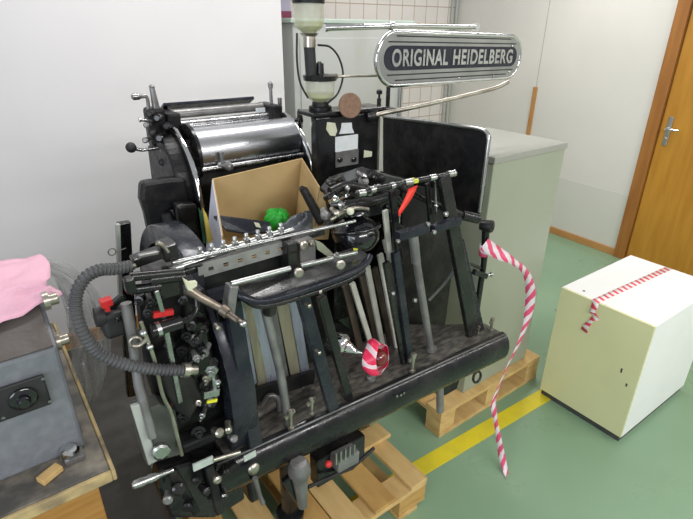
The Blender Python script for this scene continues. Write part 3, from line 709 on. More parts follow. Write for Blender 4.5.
# --- arm casting linking ink unit and wheel (left)
q = MB(); q.prism([Yp(a,b,1.66) for a,b in ((142,183),(168,179),(186,178),(192,205),(176,210),(168,212),(178,245),(186,262),(160,262),(150,235),(146,215),(141,200))], (0,.05,0)); PB('rocker_arm', q, 'enamel_dull', bevel=.012)
q = MB(); q.prism([Yp(a,b,1.60) for a,b in ((176,205),(198,204),(200,245),(196,262),(172,262),(180,238))], (0,.05,0)); PB('rocker_arm', q, 'enamel', bevel=.012)
q = MB(); q.prism([(.50,1.60,.98), (.50,1.90,.98), (.50,1.92,1.10), (.50,1.66,1.10)], (.3,0,0)); PB('cross_casting', q, 'enamel_dull', bevel=.01)
# --- big wheel, axis along x
wc = Vector((.365, 1.325, .87)); WR = .37
def wheel_profile(w): return [(0,WR-.05),(0,WR),(.004,WR+.004),(w-.004,WR+.004),(w,WR),(w,WR-.05)]
q = MB()
n = 72; prof = [(0,WR-.055),(0,WR-.002),(.003,WR),(.065,WR),(.068,WR-.002),(.068,WR-.055)]
d_, a_v, b_v = Vector((1,0,0)), Vector((0,1,0)), Vector((0,0,1))
vs = [wc + d_*t_ + (a_v*math.cos(2*PI*k/n)+b_v*math.sin(2*PI*k/n))*r_ for t_, r_ in prof for k in range(n)]
m_ = len(prof); fs = [(i*n+k, ((i+1) % m_)*n+k, ((i+1) % m_)*n+(k+1) % n, i*n+(k+1) % n) for i in range(m_) for k in range(n)]
q.add(vs, fs, True); fly = PB('flywheel', q, 'bluesteel')
md = fly.modifiers.new('edge', 'EDGE_SPLIT'); md.split_angle = math.radians(40)
q = MB()
for k in range(6):
    a = k*PI/3+.3; u = Vector((0, math.cos(a), math.sin(a)))
    q.beam(wc+Vector((.025,0,0))+u*.04, wc+Vector((.025,0,0))+u*(WR-.045), .05, .022, (1,0,0), .035)
q.lathe(wc+Vector((-.01,0,0)), (1,0,0), [(0,.055),(.07,.055)], 24); q.build('spokes', 'enamel_dull', fly)
# wheel guard strip seen at far left
q = MB(); q.prism([Yp(a,b,1.72) for a,b in ((118,224),(131,222),(135,300),(142,395),(128,398),(121,300))], (0,.03,0)); wg = PB('wheel_guard', q, 'enamel', bevel=.004)
q = MB(); q.beam(Yp(117.5,224,1.715), Yp(121.5,335,1.715), .012, .02); q.build('pale_edge', 'greypipe', wg)

# --- delivery board and apron
x0b, x1b, zb_ = .345, 1.452, .70
def yf(x): return .985 - .054*(x-.35)/1.1
q = MB(); q.prism([(x0b,yf(x0b),zb_-.03), (x1b,yf(x1b),zb_-.03), (x1b,yf(x1b)+.085,zb_-.03), (x1b-.13,yf(x1b)+.17,zb_-.03), (1.2,1.19,zb_-.03), (x0b,1.22,zb_-.03)], (0,0,.03)); board = PB('delivery_board', q, 'boardtop', bevel=.003)
pr = [(.006,.002),(-.008,.001),(-.020,-.008),(-.030,-.025),(-.036,-.050),(-.034,-.078),(-.024,-.103),(-.006,-.122),(.016,-.130),(.034,-.122),(.012,-.09),(.002,-.05)]
xs0, xs1 = x0b-.035, x1b+.004
q = MB(); q.prism([(xs0, yf(xs0)+a, zb_+b) for a, b in pr], (xs1-xs0, yf(xs1)-yf(xs0), 0))
for i in range(2, len(q.sm)): q.sm[i] = True
ap = PB('apron', q, 'enamel')
q = MB(); q.tube([(x0b-.03,yf(x0b-.03)-.011,zb_+.0005),(x1b,yf(x1b)-.011,zb_+.0005)], .0032, 8); q.build('top_edge_line', 'greysteel', ap)  # thin grey steel line along the apron's top edge
q = MB(); q.box(.42, 1.30, 1.10, 1.18, .58, .668); PB('board_support', q, 'enamel_dull', bevel=.008)
yfb = .955
# clamps with wingnuts on the board
def clamp(px, py, s=1.0, y=.94):
    p = Zp(px, py, zb_+.001); q = MB()
    q.lathe(p, (0,0,1), [(0,.010*s),(.006,.010*s),(.007,.006*s),(.045*s,.006*s),(.046*s,.009*s),(.058*s,.009*s),(.06*s,.005*s)], 12)
    q.beam(p+Vector((-.016*s,0,.04*s)), p+Vector((.016*s,.006,.048*s)), .010*s, .006*s); PB('board_clamp', q, 'nickel')
for px, py, s in ((291,428,1.1),(312,414,1.0),(231,443,1.2),(345,393,1.1),(412,371,1.2),(491,330,.9),(312,383,.7),(478,334,.6)): clamp(px, py, s)
# labels and knobs on the apron
q = MB(); q.obox(Yp(250,456,yfb-.031), (.017,0,0), (0,.001,0), (0,0,.010)); PB('apron_label', q, 'greenwhite')
q = MB(); q.lathe(Yp(253,468,yfb-.035), (0,-1,.1), [(0,.016),(.006,.017),(.010,.014),(.012,.008)], 20); PB('apron_knob', q, 'nickel')
q = MB(); q.tube([Yp(255,478,yfb-.03), Yp(260,496,yfb-.02), Yp(263,503,yfb-.02)], [.007,.006,.007], 10); PB('apron_pin', q, 'greysteel')
for px, py in ((397,396),(401,395),(404,393),(464,364)):
    q = MB(); q.lathe(Yp(px,py,yf(.95)-.036), (0,-1,0), [(0,.004),(.002,.004),(.003,.002)], 8); PB('rivet', q, 'nickel')

# --- uprights on the board
zt_ = zb_+.002
def upright(pb, ptop, wpx, dep, m, y, name='guide_post', wt=None, bev=.003):
    y = Zp(*pb, zb_+.001).y + (.0 if y < .98 else .01)
    b = Yp(*pb, y); tp = Yp(*ptop, y); w = wpx*pxm((b+tp)/2)
    q = MB(); q.beam(b, tp, w, dep, (0,1,0), None if wt is None else wt*pxm(tp)); return PB(name, q, m, bevel=bev)
upright((255,445), (232,300), 15, .022, 'bluesteel', .955)
upright((238,440), (219,300), 10, .014, 'enamel', .985)
upright((333,409), (302,296), 13, .020, 'bluesteel', .955)
upright((349,400), (321,296), 9, .018, 'enamel', .985)
upright((410,362), (395,252), 8, .018, 'bluesteel', .965)
upright((404,365), (386,262), 7, .014, 'enamel', .99)
upright((473,334), (443,176), 18, .020, 'enamel', .975, wt=14)
upright((480,330), (459,240), 6, .03, 'bluesteel', .985)
yy_ = Zp(289,424,zt_).y
q = MB(); q.tube([Zp(289,424,zt_), Yp(280,370,yy_), Yp(265,308,yy_)], [.011,.0125,.0125], 16); PB('round_post', q, 'greysteel')
q = MB(); p0_ = Zp(431,350,zt_); q.tube([p0_, Yp(421,290,.99), Yp(415,252,.985)], .0125, 16); q.tube([Yp(416,262,.985), Yp(413,232,.985)], .0150, 14); q.lathe(p0_, (0,0,1), [(0,.020),(.012,.020),(.014,.014)], 16); PB('round_post', q, 'greysteel')
for pb, pt_, w in (((352,283),(372,348),4.6),((367,266),(383,348),4.6),((380,254),(397,347),5.0),((393,252),(408,345),3.4)):
    b = Yp(*pt_, 1.10); a = Yp(*pb, 1.10); q = MB(); q.beam(b, a, 1.25*w*pxm(a), .010); PB('pale_slat', q, 'slat', bevel=.001)
for pb, pt_, w in (((345,285),(360,348),8),((362,275),(378,346),8),((374,268),(391,345),7),((387,260),(403,345),7)):
    b = Yp(*pt_, 1.13); a = Yp(*pb, 1.13); q = MB(); q.beam(b, a, w*pxm(a), .010); PB('brown_slat', q, 'brownslat', bevel=.001)
q = MB(); q.beam(Yp(385,239,1.07), Yp(388,252,1.07), 7*.003, .008); PB('slat_head', q, 'slat', bevel=.002)
# steel plate behind the left posts: rusty tan and reflected stripes put into colour
for px0, px1, pb0, pb1, m in ((232,243,250,258,'bluesheet'),(243,250,258,268,'tansheet'),(250,263,268,283,'bluesheet'),(263,275,283,292,'greysteel'),(275,288,291,303,'tansheet'),(288,298,303,311,'bluesheet')):
    pts = [Yp(px0,300,1.10), Yp(px1,298,1.10), Yp(pb1,382,1.10), Yp(pb0,388,1.10)]
    q = MB(); q.prism(pts, (0,.004,0)); PB('feed_sheet', q, m)
q = MB(); q.beam(Yp(245,398,1.085), Yp(314,376,1.085), .05, .012); PB('sheet_rail', q, 'enamel_dull', bevel=.002)
q = MB(); q.tube(smoothpath([Yp(262,405,1.08), Yp(268,396,1.07), Yp(277,398,1.06), Yp(279,410,1.06)]), .008, 10); PB('small_bracket', q, 'greysteel')
# clamp bars near the top right
def barbox(pa, pb, hpx, y, d, m, name): 
    a, b = Yp(*pa, y), Yp(*pb, y); q = MB(); q.beam(a, b, hpx*pxm(a), d); return PB(name, q, m, bevel=.002)
barbox((397,236),(427,228),9,.955,.025,'bluesteel','clamp_bar'); barbox((432,229),(459,220),8,.955,.025,'bluesteel','clamp_bar')
for px, py, r in ((397,241,.006),(427,224,.007),(433,232,.007),(445,214,.008),(435,206,.004),(392,293,.006),(414,300,.007)):
    q = MB(); q.lathe(Yp(px,py,.945), (0,-1,.2), [(0,r),(.008,r),(.011,r*.5)], 10); PB('clamp_screw', q, 'satin')
q = MB(); q.tube([Yp(356,196,1.0), Yp(372,190,1.0), Yp(410,182,1.0), Yp(455,173.5,1.0)], .0085, 12); rail = PB('top_rail', q, 'enamel')
for px, py, w in ((361,193.5,3.5),(372,190,2.5),(392,186,2.0),(408,182.5,4),(432,178,3),(451,174,3.5)):
    a, b = Yp(px-w,py+.4,1.0), Yp(px+w,py-.8,1.0); MB().cyl(a, b, .0102, 14).build('bright_collar', 'satin', rail)
q = MB(); q.obox(Yp(414,180.5,1.0), (.008,0,0), (0,.011,0), (0,0,.005)); q.build('yellow_mark', 'yellow', rail)
# flat side arms from the rail down to the posts
q = MB(); q.beam(Yp(392,190,1.02), Yp(400,265,1.02), .022, .012); q.beam(Yp(427,183,1.02), Yp(431,225,1.02), .016, .01); PB('rail_hanger', q, 'enamel', bevel=.002)
q = MB(); q.beam(Yp(435,181,1.0), Yp(436,214,1.0), .005, .005); PB('rail_pin', q, 'satin')
q = MB(); q.beam(Yp(385,210,1.05), Yp(390,262,1.05), .018, .010); PB('rail_hanger', q, 'slat', bevel=.002)

# --- black bowl (gripper hub) and shoulders
bc = Yp(354,229,1.10)
q = MB(); q.sphere(Yp(356,234,1.10), .072, (1.0,1.0,.80), 40, 24); q.torus(Yp(356,234,1.10)+Vector((0,0,.018)), (0,-.25,-1), .070, .006, 48); bowl = PB('gripper_hub', q, 'enamel_gloss')
q = MB(); q.lathe(bc+Vector((0,0,.058)), (0,-.25,-1), [(-.02,.020),(-.010,.030),(0,.038),(.012,.040)], 32); q.build('hub_cap', 'enamel_gloss', bowl)
MB().prism([Yp(a,b,1.02) for a,b in ((353,248),(358,248.5),(356,252),(353.5,251))], (0,-.001,0)).build('yellow_mark', 'yellow', bowl)
q = MB(); q.beam(Yp(395,222,1.16), Yp(382,262,1.16), .05, .06, (0,1,0), .03); PB('hub_bracket', q, 'enamel', bevel=.008)
q = MB(); q.tube(smoothpath([Yp(a,b,1.08) for a,b in ((325,228),(333,216),(346,206),(362,203),(378,200),(398,192))]), [.010+.006*math.sin(i/41*PI) for i in range(41)], 12); PB('gripper_arm', q, 'enamel')
q = MB(); q.tube(smoothpath([Yp(a,b,1.06) for a,b in ((330,220),(343,212),(356,208),(368,209))]), .006, 10); PB('gripper_spring_bar', q, 'nickel')
q = MB(); q.tube(smoothpath([Yp(a,b,1.12) for a,b in ((330,192),(345,186),(360,188),(392,196),(400,203))]), .014, 12); PB('gripper_arm', q, 'enamel')
q = MB(); q.tube(smoothpath([Yp(a,b,1.09) for a,b in ((366,205),(380,200),(392,195))]), .006, 10); PB('gripper_spring_bar', q, 'nickel')
q = MB(); q.prism([Yp(a,b,1.20) for a,b in ((334,196),(345,183),(378,172),(404,178),(418,196),(410,215),(385,214),(352,222),(334,228))], (0,.09,0)); PB('gripper_casting', q, 'enamel_gloss', bevel=.006)
random.seed(11)
for k, (px, py, r, yy, mm) in enumerate(((343,190,.016,1.17,'nickel'),(338,205,.012,1.08,'steel'),(368,192,.012,1.06,'nickel'),(378,187,.009,1.05,'steel'),(334,200,.009,1.05,'chrome'),(347,188,.008,1.10,'satin'),(363,182,.016,1.17,'greysteel'),(362,175,.010,1.17,'steel'),(372,177,.014,1.18,'enamel'),(330,197,.013,1.10,'enamel'),(325,214,.014,1.08,'greysteel'),(335,212,.009,1.05,'nickel'),(380,178,.016,1.18,'enamel_dull'),(350,211,.010,1.04,'paperlabel'),(388,206,.012,1.10,'enamel'),(396,216,.010,1.08,'greysteel'),(340,180,.010,1.18,'enamel_dull'),(331,183,.012,1.18,'enamel'),(344,198,.007,1.10,'chrome'),(352,196,.012,1.12,'enamel'))):
    q = MB(); q.lathe(Yp(px,py,yy), (random.uniform(-.6,.3),-1,random.uniform(-.2,.8)), [(-.02,r*.8),(0,r*.85),(.002,r),(.012,r),(.016,r*.6),(.017,r*.4),(.022,r*.35)], 14); PB('gripper_fitting', q, mm)

# --- feeder bar with suckers, perforated plate, tray
yF = 1.06
def F(px, py, y=yF): return Yp(px, py, y)
q = MB(); q.cyl(F(176,268), F(293,229.5), .0058, 14); bar = PB('sucker_bar', q, 'satin')
for k in range(8):
    t_ = k/7; px = 201 + (281-201)*t_; py = 250.5 + (226-250.5)*t_ + 4.2
    c = F(px, py-3); MB().lathe(F(px,py+2.0), (0,0,1), [(0,.0085),(.012,.0085),(.014,.005),(.019,.0045),(.020,.006),(.024,.005)], 12).build('sucker', 'satin', bar)
for k in range(7):
    t_ = (k+.5)/7; px = 201 + (281-201)*t_; py = 250.5 + (226-250.5)*t_ + 6.2
    a = F(px-3,py+1), 0; MB().cyl(F(px-3,py+1), F(px+3,py-.9), .0082, 12).build('collar', 'satin', bar)
q = MB(); q.cyl(F(170,270,1.03), F(183,266,1.03), .009, 12); q.cyl(F(172,263,1.03), F(355,221,1.05), .0052, 12); PB('guide_rod', q, 'satin')
q = MB(); q.beam(F(180,272), F(322,231,1.08), .014, .03); PB('feeder_beam', q, 'enamel', bevel=.003)
# perforated plate (real holes read as inset studs)
def holeplate():
    A, B = F(204,276,1.04), F(287,252,1.04); up = Vector((0,0,.030)); q = MB(); n = 6
    ax_ = (B-A)
    # frame strips around six oblong openings
    q.beam(A+up*.12, B+up*.12, .012, .003); q.beam(A+up*.86, B+up*.86, .014, .003)
    for k in range(n+1):
        c = A + ax_*(k/n); q.obox(c+up*.5, ax_.normalized()*(ax_.length/n*.33), (0,.0008,0), up*.36)
    return q
PB('perforated_plate', holeplate(), 'tray2')
q = MB(); q.beam(F(204,281,1.07), F(287,257,1.07), .05, .004); PB('backing_plate', q, 'enamel_dull')
# tray
trz = Yp(300,280,1.0).z
tp = [F(230,296,.985), F(362,254,.985), F(372,258,.99), F(366,268,.985), F(345,281,.96), F(262,306,.955), F(243,304,.96)]
q = MB()
pts = [Yp(232,288,1.02), Yp(356,246,1.04), Yp(372,257,.99), Yp(345,272,.955), Yp(262,298,.945), Yp(240,297,.95)]
q.prism(pts, (0,.0,-.008)); PB('feed_tray', q, 'tray', bevel=.002)
q = MB(); q.tube(smoothpath([Yp(a,b,y) for a,b,y in ((236,290,.97),(243,297,.95),(262,301.5,.94),(300,291.5,.94),(345,275.5,.95),(365,264,.97),(370,256,.985))], 6), .0095, 12); PB('tray_rim', q, 'bluesteel')
q = MB(); q.tube(smoothpath([Yp(a,b,y) for a,b,y in ((243,298.5,.948),(262,306,.938),(300,297,.938),(345,281,.948),(364,270,.965))], 6), .0075, 12); PB('tray_rim', q, 'enamel')
q = MB(); q.cyl(F(231,284,.96), F(290,268.5,.96), .0068, 14); q.cyl(F(300,266,.96), F(356,252.5,.975), .0068, 14); PB('tray_rod', q, 'satin')
for px, py in ((298,272),(340,264)):
    q = MB(); q.lathe(F(px,py,.945), (-.2,-1,.1), [(-.01,.007),(0,.007),(.001,.012),(.008,.012),(.010,.008)], 16); PB('thumb_nut', q, 'nickel')
q = MB(); q.prism([F(a,b,.97) for a,b in ((315,240),(322,243),(336,256),(330,258),(318,250))], (0,.008,0)); PB('pointer_flag', q, 'nickel', bevel=.001)
q = MB(); q.lathe(F(336,257,.965), (0,-.4,1), [(-.012,.008),(.006,.008),(.008,.004),(.014,.004)], 12); PB('tray_fitting', q, 'greysteel')
q = MB(); q.box(F(284,250,1.03).x, F(294,250,1.03).x, 1.01, 1.05, F(289,282,1.03).z, F(289,240,1.03).z); PB('tray_bracket', q, 'enamel', bevel=.004)
q = MB(); q.box(F(296,250,1.05).x, F(312,250,1.05).x, 1.03, 1.07, F(300,262,1.05).z, F(300,240,1.05).z); PB('tray_bracket', q, 'greysteel', bevel=.004)
q = MB(); q.lathe(F(302,245,1.02), (0,-1,.2), [(0,.012),(.012,.012),(.014,.007)], 12); q.lathe(F(311,243,1.02), (0,-1,.2), [(0,.009),(.012,.009),(.014,.007)], 12); PB('tray_nut', q, 'nickel')
q = MB(); q.cyl(F(270,302,.955), F(269,312,.965), .017, 16); PB('post_collar', q, 'enamel')
q = MB(); q.beam(F(232,284,.965), F(228,312,.965), .022, .03); PB('tray_bracket', q, 'greysteel', bevel=.003)
for px, py in ((319,291),(217,327),(308,305),(318,352)): q = MB(); q.lathe(F(px,py,.94), (0,-1,0), [(-.01,.0055),(.008,.0055),(.010,.003)], 10); PB('post_screw', q, 'nickel')

# --- handle rod with T end (left of posts)
q = MB(); q.tube([F(188,289,.97), F(200,297,.955), F(222,309,.94)], [.012,.0095,.0085], 12); q.lathe(F(222,309,.94), F(226,312,.93)-F(222,309,.94), [(0,.013),(.018,.013),(.02,.008),(.045,.007)], 14); q.tube([F(222,309,.94), F(243,323,.92)], .006, 10); hr = PB('hand_lever', q, 'leverbronze')
MB().sphere(F(243,323.5,.92), .010).build('lever_tip', 'satin', hr)
MB().prism([F(a,b,.955) for a,b in ((182,277),(188,281),(195,280),(195,284),(190,287),(192,290),(186,288))], (0,-.012,0)).build('paper_wrap', 'paperlabel', hr)

# --- left mechanism: clamp blocks, red bits, chrome rods
q = MB(); q.beam(F(132,262,1.05), F(160,252,1.05), .024, .03); q.beam(F(160,252,1.06), F(175,247,1.06), .040, .05); PB('bar_head', q, 'enamel', bevel=.004)
q = MB(); q.beam(F(138,256,1.03), F(158,252,1.03), .008, .012); PB('bar_plate', q, 'greysteel', bevel=.002)
q = MB(); q.tube(smoothpath([F(a,b,1.04) for a,b in ((157,243),(163,246),(168,252))]), .006, 10); PB('finger', q, 'nickel')
q = MB(); q.box(F(146,280,1.08).x, F(176,280,1.08).x, 1.02, 1.12, F(160,292,1.08).z, F(160,262,1.08).z); PB('clamp_block', q, 'enamel', bevel=.012)
for a, b, r in (((130,277),(182,272),.010),((131,290),(160,286),.011),((150,280),(184,276),.012)):
    q = MB(); q.cyl(F(*a,1.0), F(*b,1.0), r, 14); PB('clamp_shaft', q, 'enamel')
q = MB(); q.beam(F(128,277,.99), F(131,292,.99), .02, .025); PB('clamp_lug', q, 'enamel', bevel=.004)
q = MB(); q.beam(F(156,290,.985), F(164,318,.985), .010, .010); PB('polished_rod', q, 'steel', bevel=.002)
q = MB(); q.beam(F(166,330,.962), F(180,402,.962), .011, .011); PB('polished_rod', q, 'steel', bevel=.002)
q = MB(); q.beam(F(153,315,.985), F(173,311.5,.985), .012, .01); PB('red_strip', q, 'red')
q = MB(); q.beam(F(172,403,.985), F(182,401,.985), .012, .01); PB('red_strip', q, 'red')
q = MB(); q.cyl(F(152,331,.97), F(181,322,.97), .016, 16); q.tube(smoothpath([F(181,322,.97), F(190,318,.98), F(197,308,.99), F(196,292,1.0)]), .008, 10); ml = PB('motor_lead_housing', q, 'enamel')
MB().cyl(F(156.5,330,.97), F(160.5,328.5,.97), .0175, 18).build('clip_band', 'satin', ml)
# red limit switch at far left
q = MB(); q.box(F(98,312,1.12).x, F(122,312,1.12).x, 1.09, 1.15, F(110,334,1.12).z, F(110,308,1.12).z); sw2 = PB('limit_switch', q, 'rubber', bevel=.010)
q = MB(); q.cyl(F(95,318,1.11), F(104,316,1.11), .022, 16); q.build('switch_cap', 'rubber', sw2)
a = F(106,302,1.10); q = MB(); q.obox(a, (.012,0,.001), (0,.012,0), (0,0,.007)); q.box(a.x-.006, a.x+.004, 1.09, 1.11, a.z-.02, a.z-.004); q.build('red_button', 'red', sw2)
q = MB(); q.beam(F(108,309,1.12), F(124,295,1.12), .014, .02); PB('switch_arm', q, 'enamel', bevel=.003)
# long diagonal lever, grey base box
q = MB(); q.tube([F(126,303,1.04), F(133,340,1.03), F(139,385,1.01), F(143,400,1.0)], .012, 12); q.tube([F(143,398,1.0), F(153,437,.98)], .0105, 12); PB('side_lever', q, 'greysteel')
gb = Yp(152,430,.99)
q = MB(); q.prism([F(a,b,1.0) for a,b in ((137,412),(160,404),(176,410),(183,455),(158,462),(148,468),(140,440))], (0,.05,0)); M['pumpbox'] = mat('oily_green_grey_casting', (.06,.068,.058), .4, 0, (.11,.115,.10), 12, .4, .7, .05)
PB('oil_pump_box', q, 'pumpbox', bevel=.006)
q = MB(); q.prism([F(a,b,.995) for a,b in ((131,407),(140,404),(158,461),(149,466))], (0,.012,0)); PB('pump_bracket', q, 'greypipe', bevel=.003)
q = MB(); q.lathe(F(161,450,.985), (-.2,-1,.1), [(-.01,.010),(0,.010),(.001,.022),(.010,.022),(.013,.016)], 8); PB('hex_bolt', q, 'satin')
# thin control rod from hook to bottom
q = MB(); q.tube(smoothpath([F(a,b,.96) for a,b in ((141,322),(146,336),(152,352),(156,366),(161,388),(165,400),(171,412),(177,435),(182,455))]), .0045, 8); cr2 = PB('control_rod', q, 'nickel')
for px, py in ((143.5,333),(150,347)): MB().sphere(F(px,py,.955), .008).build('ball_joint', 'satin', cr2)
q = MB(); q.torus(F(136,342,.97), (-.2,-1,0), .012, .0035); q.tube(smoothpath([F(132,346,.96), F(140,345,.96), F(147,338,.96)]), .004, 8); PB('hook', q, 'nickel')
# cluster of fittings beside the left post
for k, (px, py, r, yy, mm) in enumerate(((212,369,.018,.95,'satin'),(207,377,.012,.955,'nickel'),(217,381,.010,.95,'satin'),(202,350,.016,.98,'enamel'),(195,340,.020,1.0,'enamel'),(205,352,.012,.97,'greysteel'),(196,357,.011,.96,'greysteel'),(204,384,.015,.97,'enamel_dull'),(192,325,.016,1.0,'enamel'),(186,335,.014,1.0,'enamel_dull'),(203,414,.009,.95,'satin'),(198,402,.008,.95,'nickel'),(204,329,.014,.99,'enamel'),(160,300,.014,1.02,'enamel'),(150,300,.012,1.0,'enamel'),(148,312,.012,.99,'enamel_dull'),(184,300,.014,1.03,'enamel'),(140,300,.012,1.02,'enamel'),(170,345,.016,1.02,'enamel'),(183,350,.018,1.02,'enamel_dull'),(150,370,.010,.99,'enamel'),(190,392,.018,.99,'enamel'),(185,415,.02,1.0,'enamel_dull'),(198,432,.022,.99,'enamel'),(212,402,.016,.98,'enamel'),(120,316,.013,1.1,'enamel'))):
    q = MB(); q.lathe(Yp(px,py,yy), (random.uniform(-.8,-.1),-1,random.uniform(-.2,.5)), [(-.03,r*.6),(0,r*.65),(.001,r*.85),(.007,r*.85),(.008,r*.45),(.016,r*.45),(.017,r*.3),(.024,r*.28)], 6 if k%2==0 else 14); PB('mechanism_fitting', q, mm)
q = MB(); q.beam(F(203,395,.95), F(219,391,.95), .020, .012); q.cyl(F(212,372,.955), F(216,396,.955), .007, 10); PB('valve_body', q, 'steel', bevel=.002)
q = MB(); q.beam(F(207,402,.95), F(217,400,.95), .008, .004); PB('yellow_mark', q, 'yellow')
# black mechanism plates behind that
q = MB(); q.prism([F(a,b,1.06) for a,b in ((140,300),(182,292),(206,290),(226,320),(242,440),(200,470),(178,470),(150,380))], (0,.05,0)); PB('mechanism_plate', q, 'enamel_dull', bevel=.008)
q = MB(); q.prism([F(a,b,1.02) for a,b in ((187,300),(206,312),(222,400),(206,418),(196,400),(186,360))], (0,.03,0)); PB('link_plate', q, 'enamel', bevel=.008)
q = MB(); q.beam(F(178,445,.99), F(235,422,.99), .030, .05); PB('lower_beam', q, 'enamel_dull', bevel=.008)
q = MB(); q.torus(F(176,350,.99), (.1,-1,.1), .055, .006, a0=PI*.9, a1=PI*1.7); PB('bent_pipe', q, 'enamel')
q = MB(); q.prism([F(a,b,.965) for a,b in ((160,372),(182,366),(196,380),(204,398),(190,420),(176,412),(168,396))], (0,.02,0)); PB('link_plate', q, 'enamel_dull', bevel=.006)
# bottom left: white tag plate, crank handle, legs
q = MB(); q.beam(F(193,468,.93), F(213,459,.93), .022, .006); PB('tag_plate', q, 'greenwhite', bevel=.001)
q = MB(); q.tube([F(213,460,.925), F(226,456,.925), F(240,452,.92)], .006, 10); PB('tag_rod', q, 'nickel')
q = MB(); q.lathe(F(132,486,.95), F(165,473,.95)-F(132,486,.95), [(0,.006),(.004,.010),(.02,.011),(.035,.009),(.04,.011),(.055,.009),(.062,.006),(.095,.0055)], 14); PB('crank_grip', q, 'satin')
q = MB(); q.prism([F(a,b,.98) for a,b in ((160,470),(190,462),(240,462),(246,500),(215,519),(170,519),(158,490))], (0,.06,0)); PB('lower_casting', q, 'enamel', bevel=.01)
q = MB(); q.beam(F(172,470,.96), F(196,512,.96), .02, .02); q.beam(F(208,465,.95), F(220,512,.95), .024, .02); q.beam(F(236,462,.95), F(214,480,.95), .014, .02); PB('link_arm', q, 'enamel_dull', bevel=.004)
for k, (px, py, r, mm) in enumerate(((216,478,.012,'nickel'),(224,493,.009,'steel'),(188,505,.013,'enamel_dull'),(168,498,.012,'greysteel'),(226,470,.009,'enamel'),(205,490,.012,'enamel'),(178,488,.016,'enamel'),(196,478,.012,'enamel_dull'),(218,432,.012,'nickel'),(228,428,.010,'nickel'),(233,438,.010,'greysteel'))):
    q = MB(); q.lathe(F(px,py,.94), (random.uniform(-.6,.2),-1,random.uniform(-.2,.5)), [(-.02,r*.8),(0,r*.85),(.001,r),(.010,r),(.014,r*.6)], 12); PB('mechanism_fitting', q, mm)
# --- under the apron: pedal column, pump, small pipe, foot
pd0 = Yp(300,460,.93); pd1 = Yp(306,519,.90)
q = MB(); q.lathe(Yp(299,467,.925), Yp(304,519,.93)-Yp(299,467,.925), [(-.02,.024),(0,.032),(.02,.034),(.035,.026),(.05,.024),(.09,.020),(.17,.015)], 16); PB('pedal_column', q, 'greysteel', bevel=.0)
q = MB(); q.beam(Yp(286,478,.945), Yp(300,500,.945), .03, .02); PB('pedal_bracket', q, 'enamel', bevel=.005)
q = MB(); q.tube([Yp(308,487,.93), Yp(330,477,.94), Yp(352,468,.95), Yp(374,448,.96)], .006, 10); PB('air_pipe', q, 'rubber')
q = MB(); q.beam(Yp(334,463,.93), Yp(355,452,.93), .050, .05); pmp = PB('air_valve', q, 'greysteel', bevel=.006)
q = MB()
for k in range(5): c = lerp(Yp(336,459,.90), Yp(354,450,.90), k/4); q.beam(c+Vector((0,0,.022)), c-Vector((0,0,.022)), .005, .006)
q.build('fins', 'satin', pmp)
MB().sphere(Yp(328.5,464,.905), .011).build('red_plug', 'red', pmp)
q = MB(); q.box(Yp(318,462,.95).x, Yp(366,450,.95).x, .955, 1.0, Yp(340,474,.96).z, Yp(340,448,.96).z); PB('valve_bracket', q, 'enamel', bevel=.005)
q = MB(); q.cyl(Yp(440,380,.985), Yp(440,411,.985), .014, 14); PB('foot_rod', q, 'greysteel')
q = MB(); q.torus(Yp(477,377,.95), (0,-1,.2), .022, .005); PB('hanging_ring', q, 'enamel')
q = MB(); q.prism([Yp(a,b,1.0) for a,b in ((443,388),(461,376),(457,389),(445,396))], (0,.03,0)); PB('lower_lug', q, 'enamel_dull', bevel=.003)
q = MB(); q.lathe((.60,1.12,.1465),(0,0,1),[(0,.05),(.02,.05),(.03,.03),(.43,.028)],20); PB('support_leg', q, 'enamel')

# --- right control rod with end cap
q = MB(); q.tube([Yp(396,184,1.10), Yp(430,202,1.05), Yp(462,215,1.02)], .011, 14); q.cyl(Yp(462,215,1.02), Yp(478,219,1.0), .017, 16); PB('control_shaft', q, 'enamel')
q = MB(); q.lathe(Yp(488,226,.985), (.3,-1,.1), [(-.025,.018),(.012,.022),(.016,.020),(.016,.012),(.02,.010)], 24); PB('shaft_end_cap', q, 'enamel_dull')
q = MB(); q.tube([Yp(486,228,1.0), Yp(484,262,1.0), Yp(476,315,1.0), Yp(474,328,1.0)], [.014,.011,.011,.009], 12); PB('control_handle', q, 'enamel')
q = MB(); q.beam(Yp(466,262,1.0), Yp(480,268,1.0), .012, .014); q.beam(Yp(474,272,.99), Yp(486,276,.99), .020, .02); PB('handle_clamp', q, 'enamel', bevel=.003)
q = MB(); q.lathe(Yp(488,275,.985), (1,-.4,.1), [(-.01,.007),(.004,.007),(.006,.004),(.012,.009),(.018,.007)], 12); PB('wing_screw', q, 'satin')
q = MB(); q.tube([Yp(429,300,1.12), Yp(442,286,1.1), Yp(455,270,1.06)], .008, 10); PB('stay_rod', q, 'greysteel')

# --- chrome neck + red ball knob in the centre of the board
nb = Yp(341,345,1.02)
q = MB(); q.lathe(Yp(337,342,1.06), Yp(360,354,1.0)-Yp(337,342,1.06), [(-.03,.030),(-.01,.034),(.008,.036),(.02,.036),(.03,.030),(.034,.022),(.045,.018),(.06,.010),(.075,.008)], 24); nk = PB('throttle_neck', q, 'chrome')
kc = Yp(378.5,357.5,.965)
MB().sphere(kc, .028).build('ball_knob', 'redknob', nk)
q = MB(); q.cyl(Yp(357,352,1.0), kc, .007, 10); q.build('knob_stem', 'steel', nk)
q = MB(); q.lathe(Zp(371,379,zb_+.001), (0,0,1), [(0,.016),(.01,.016),(.012,.010),(.03,.010)], 14); PB('knob_stand', q, 'greysteel')

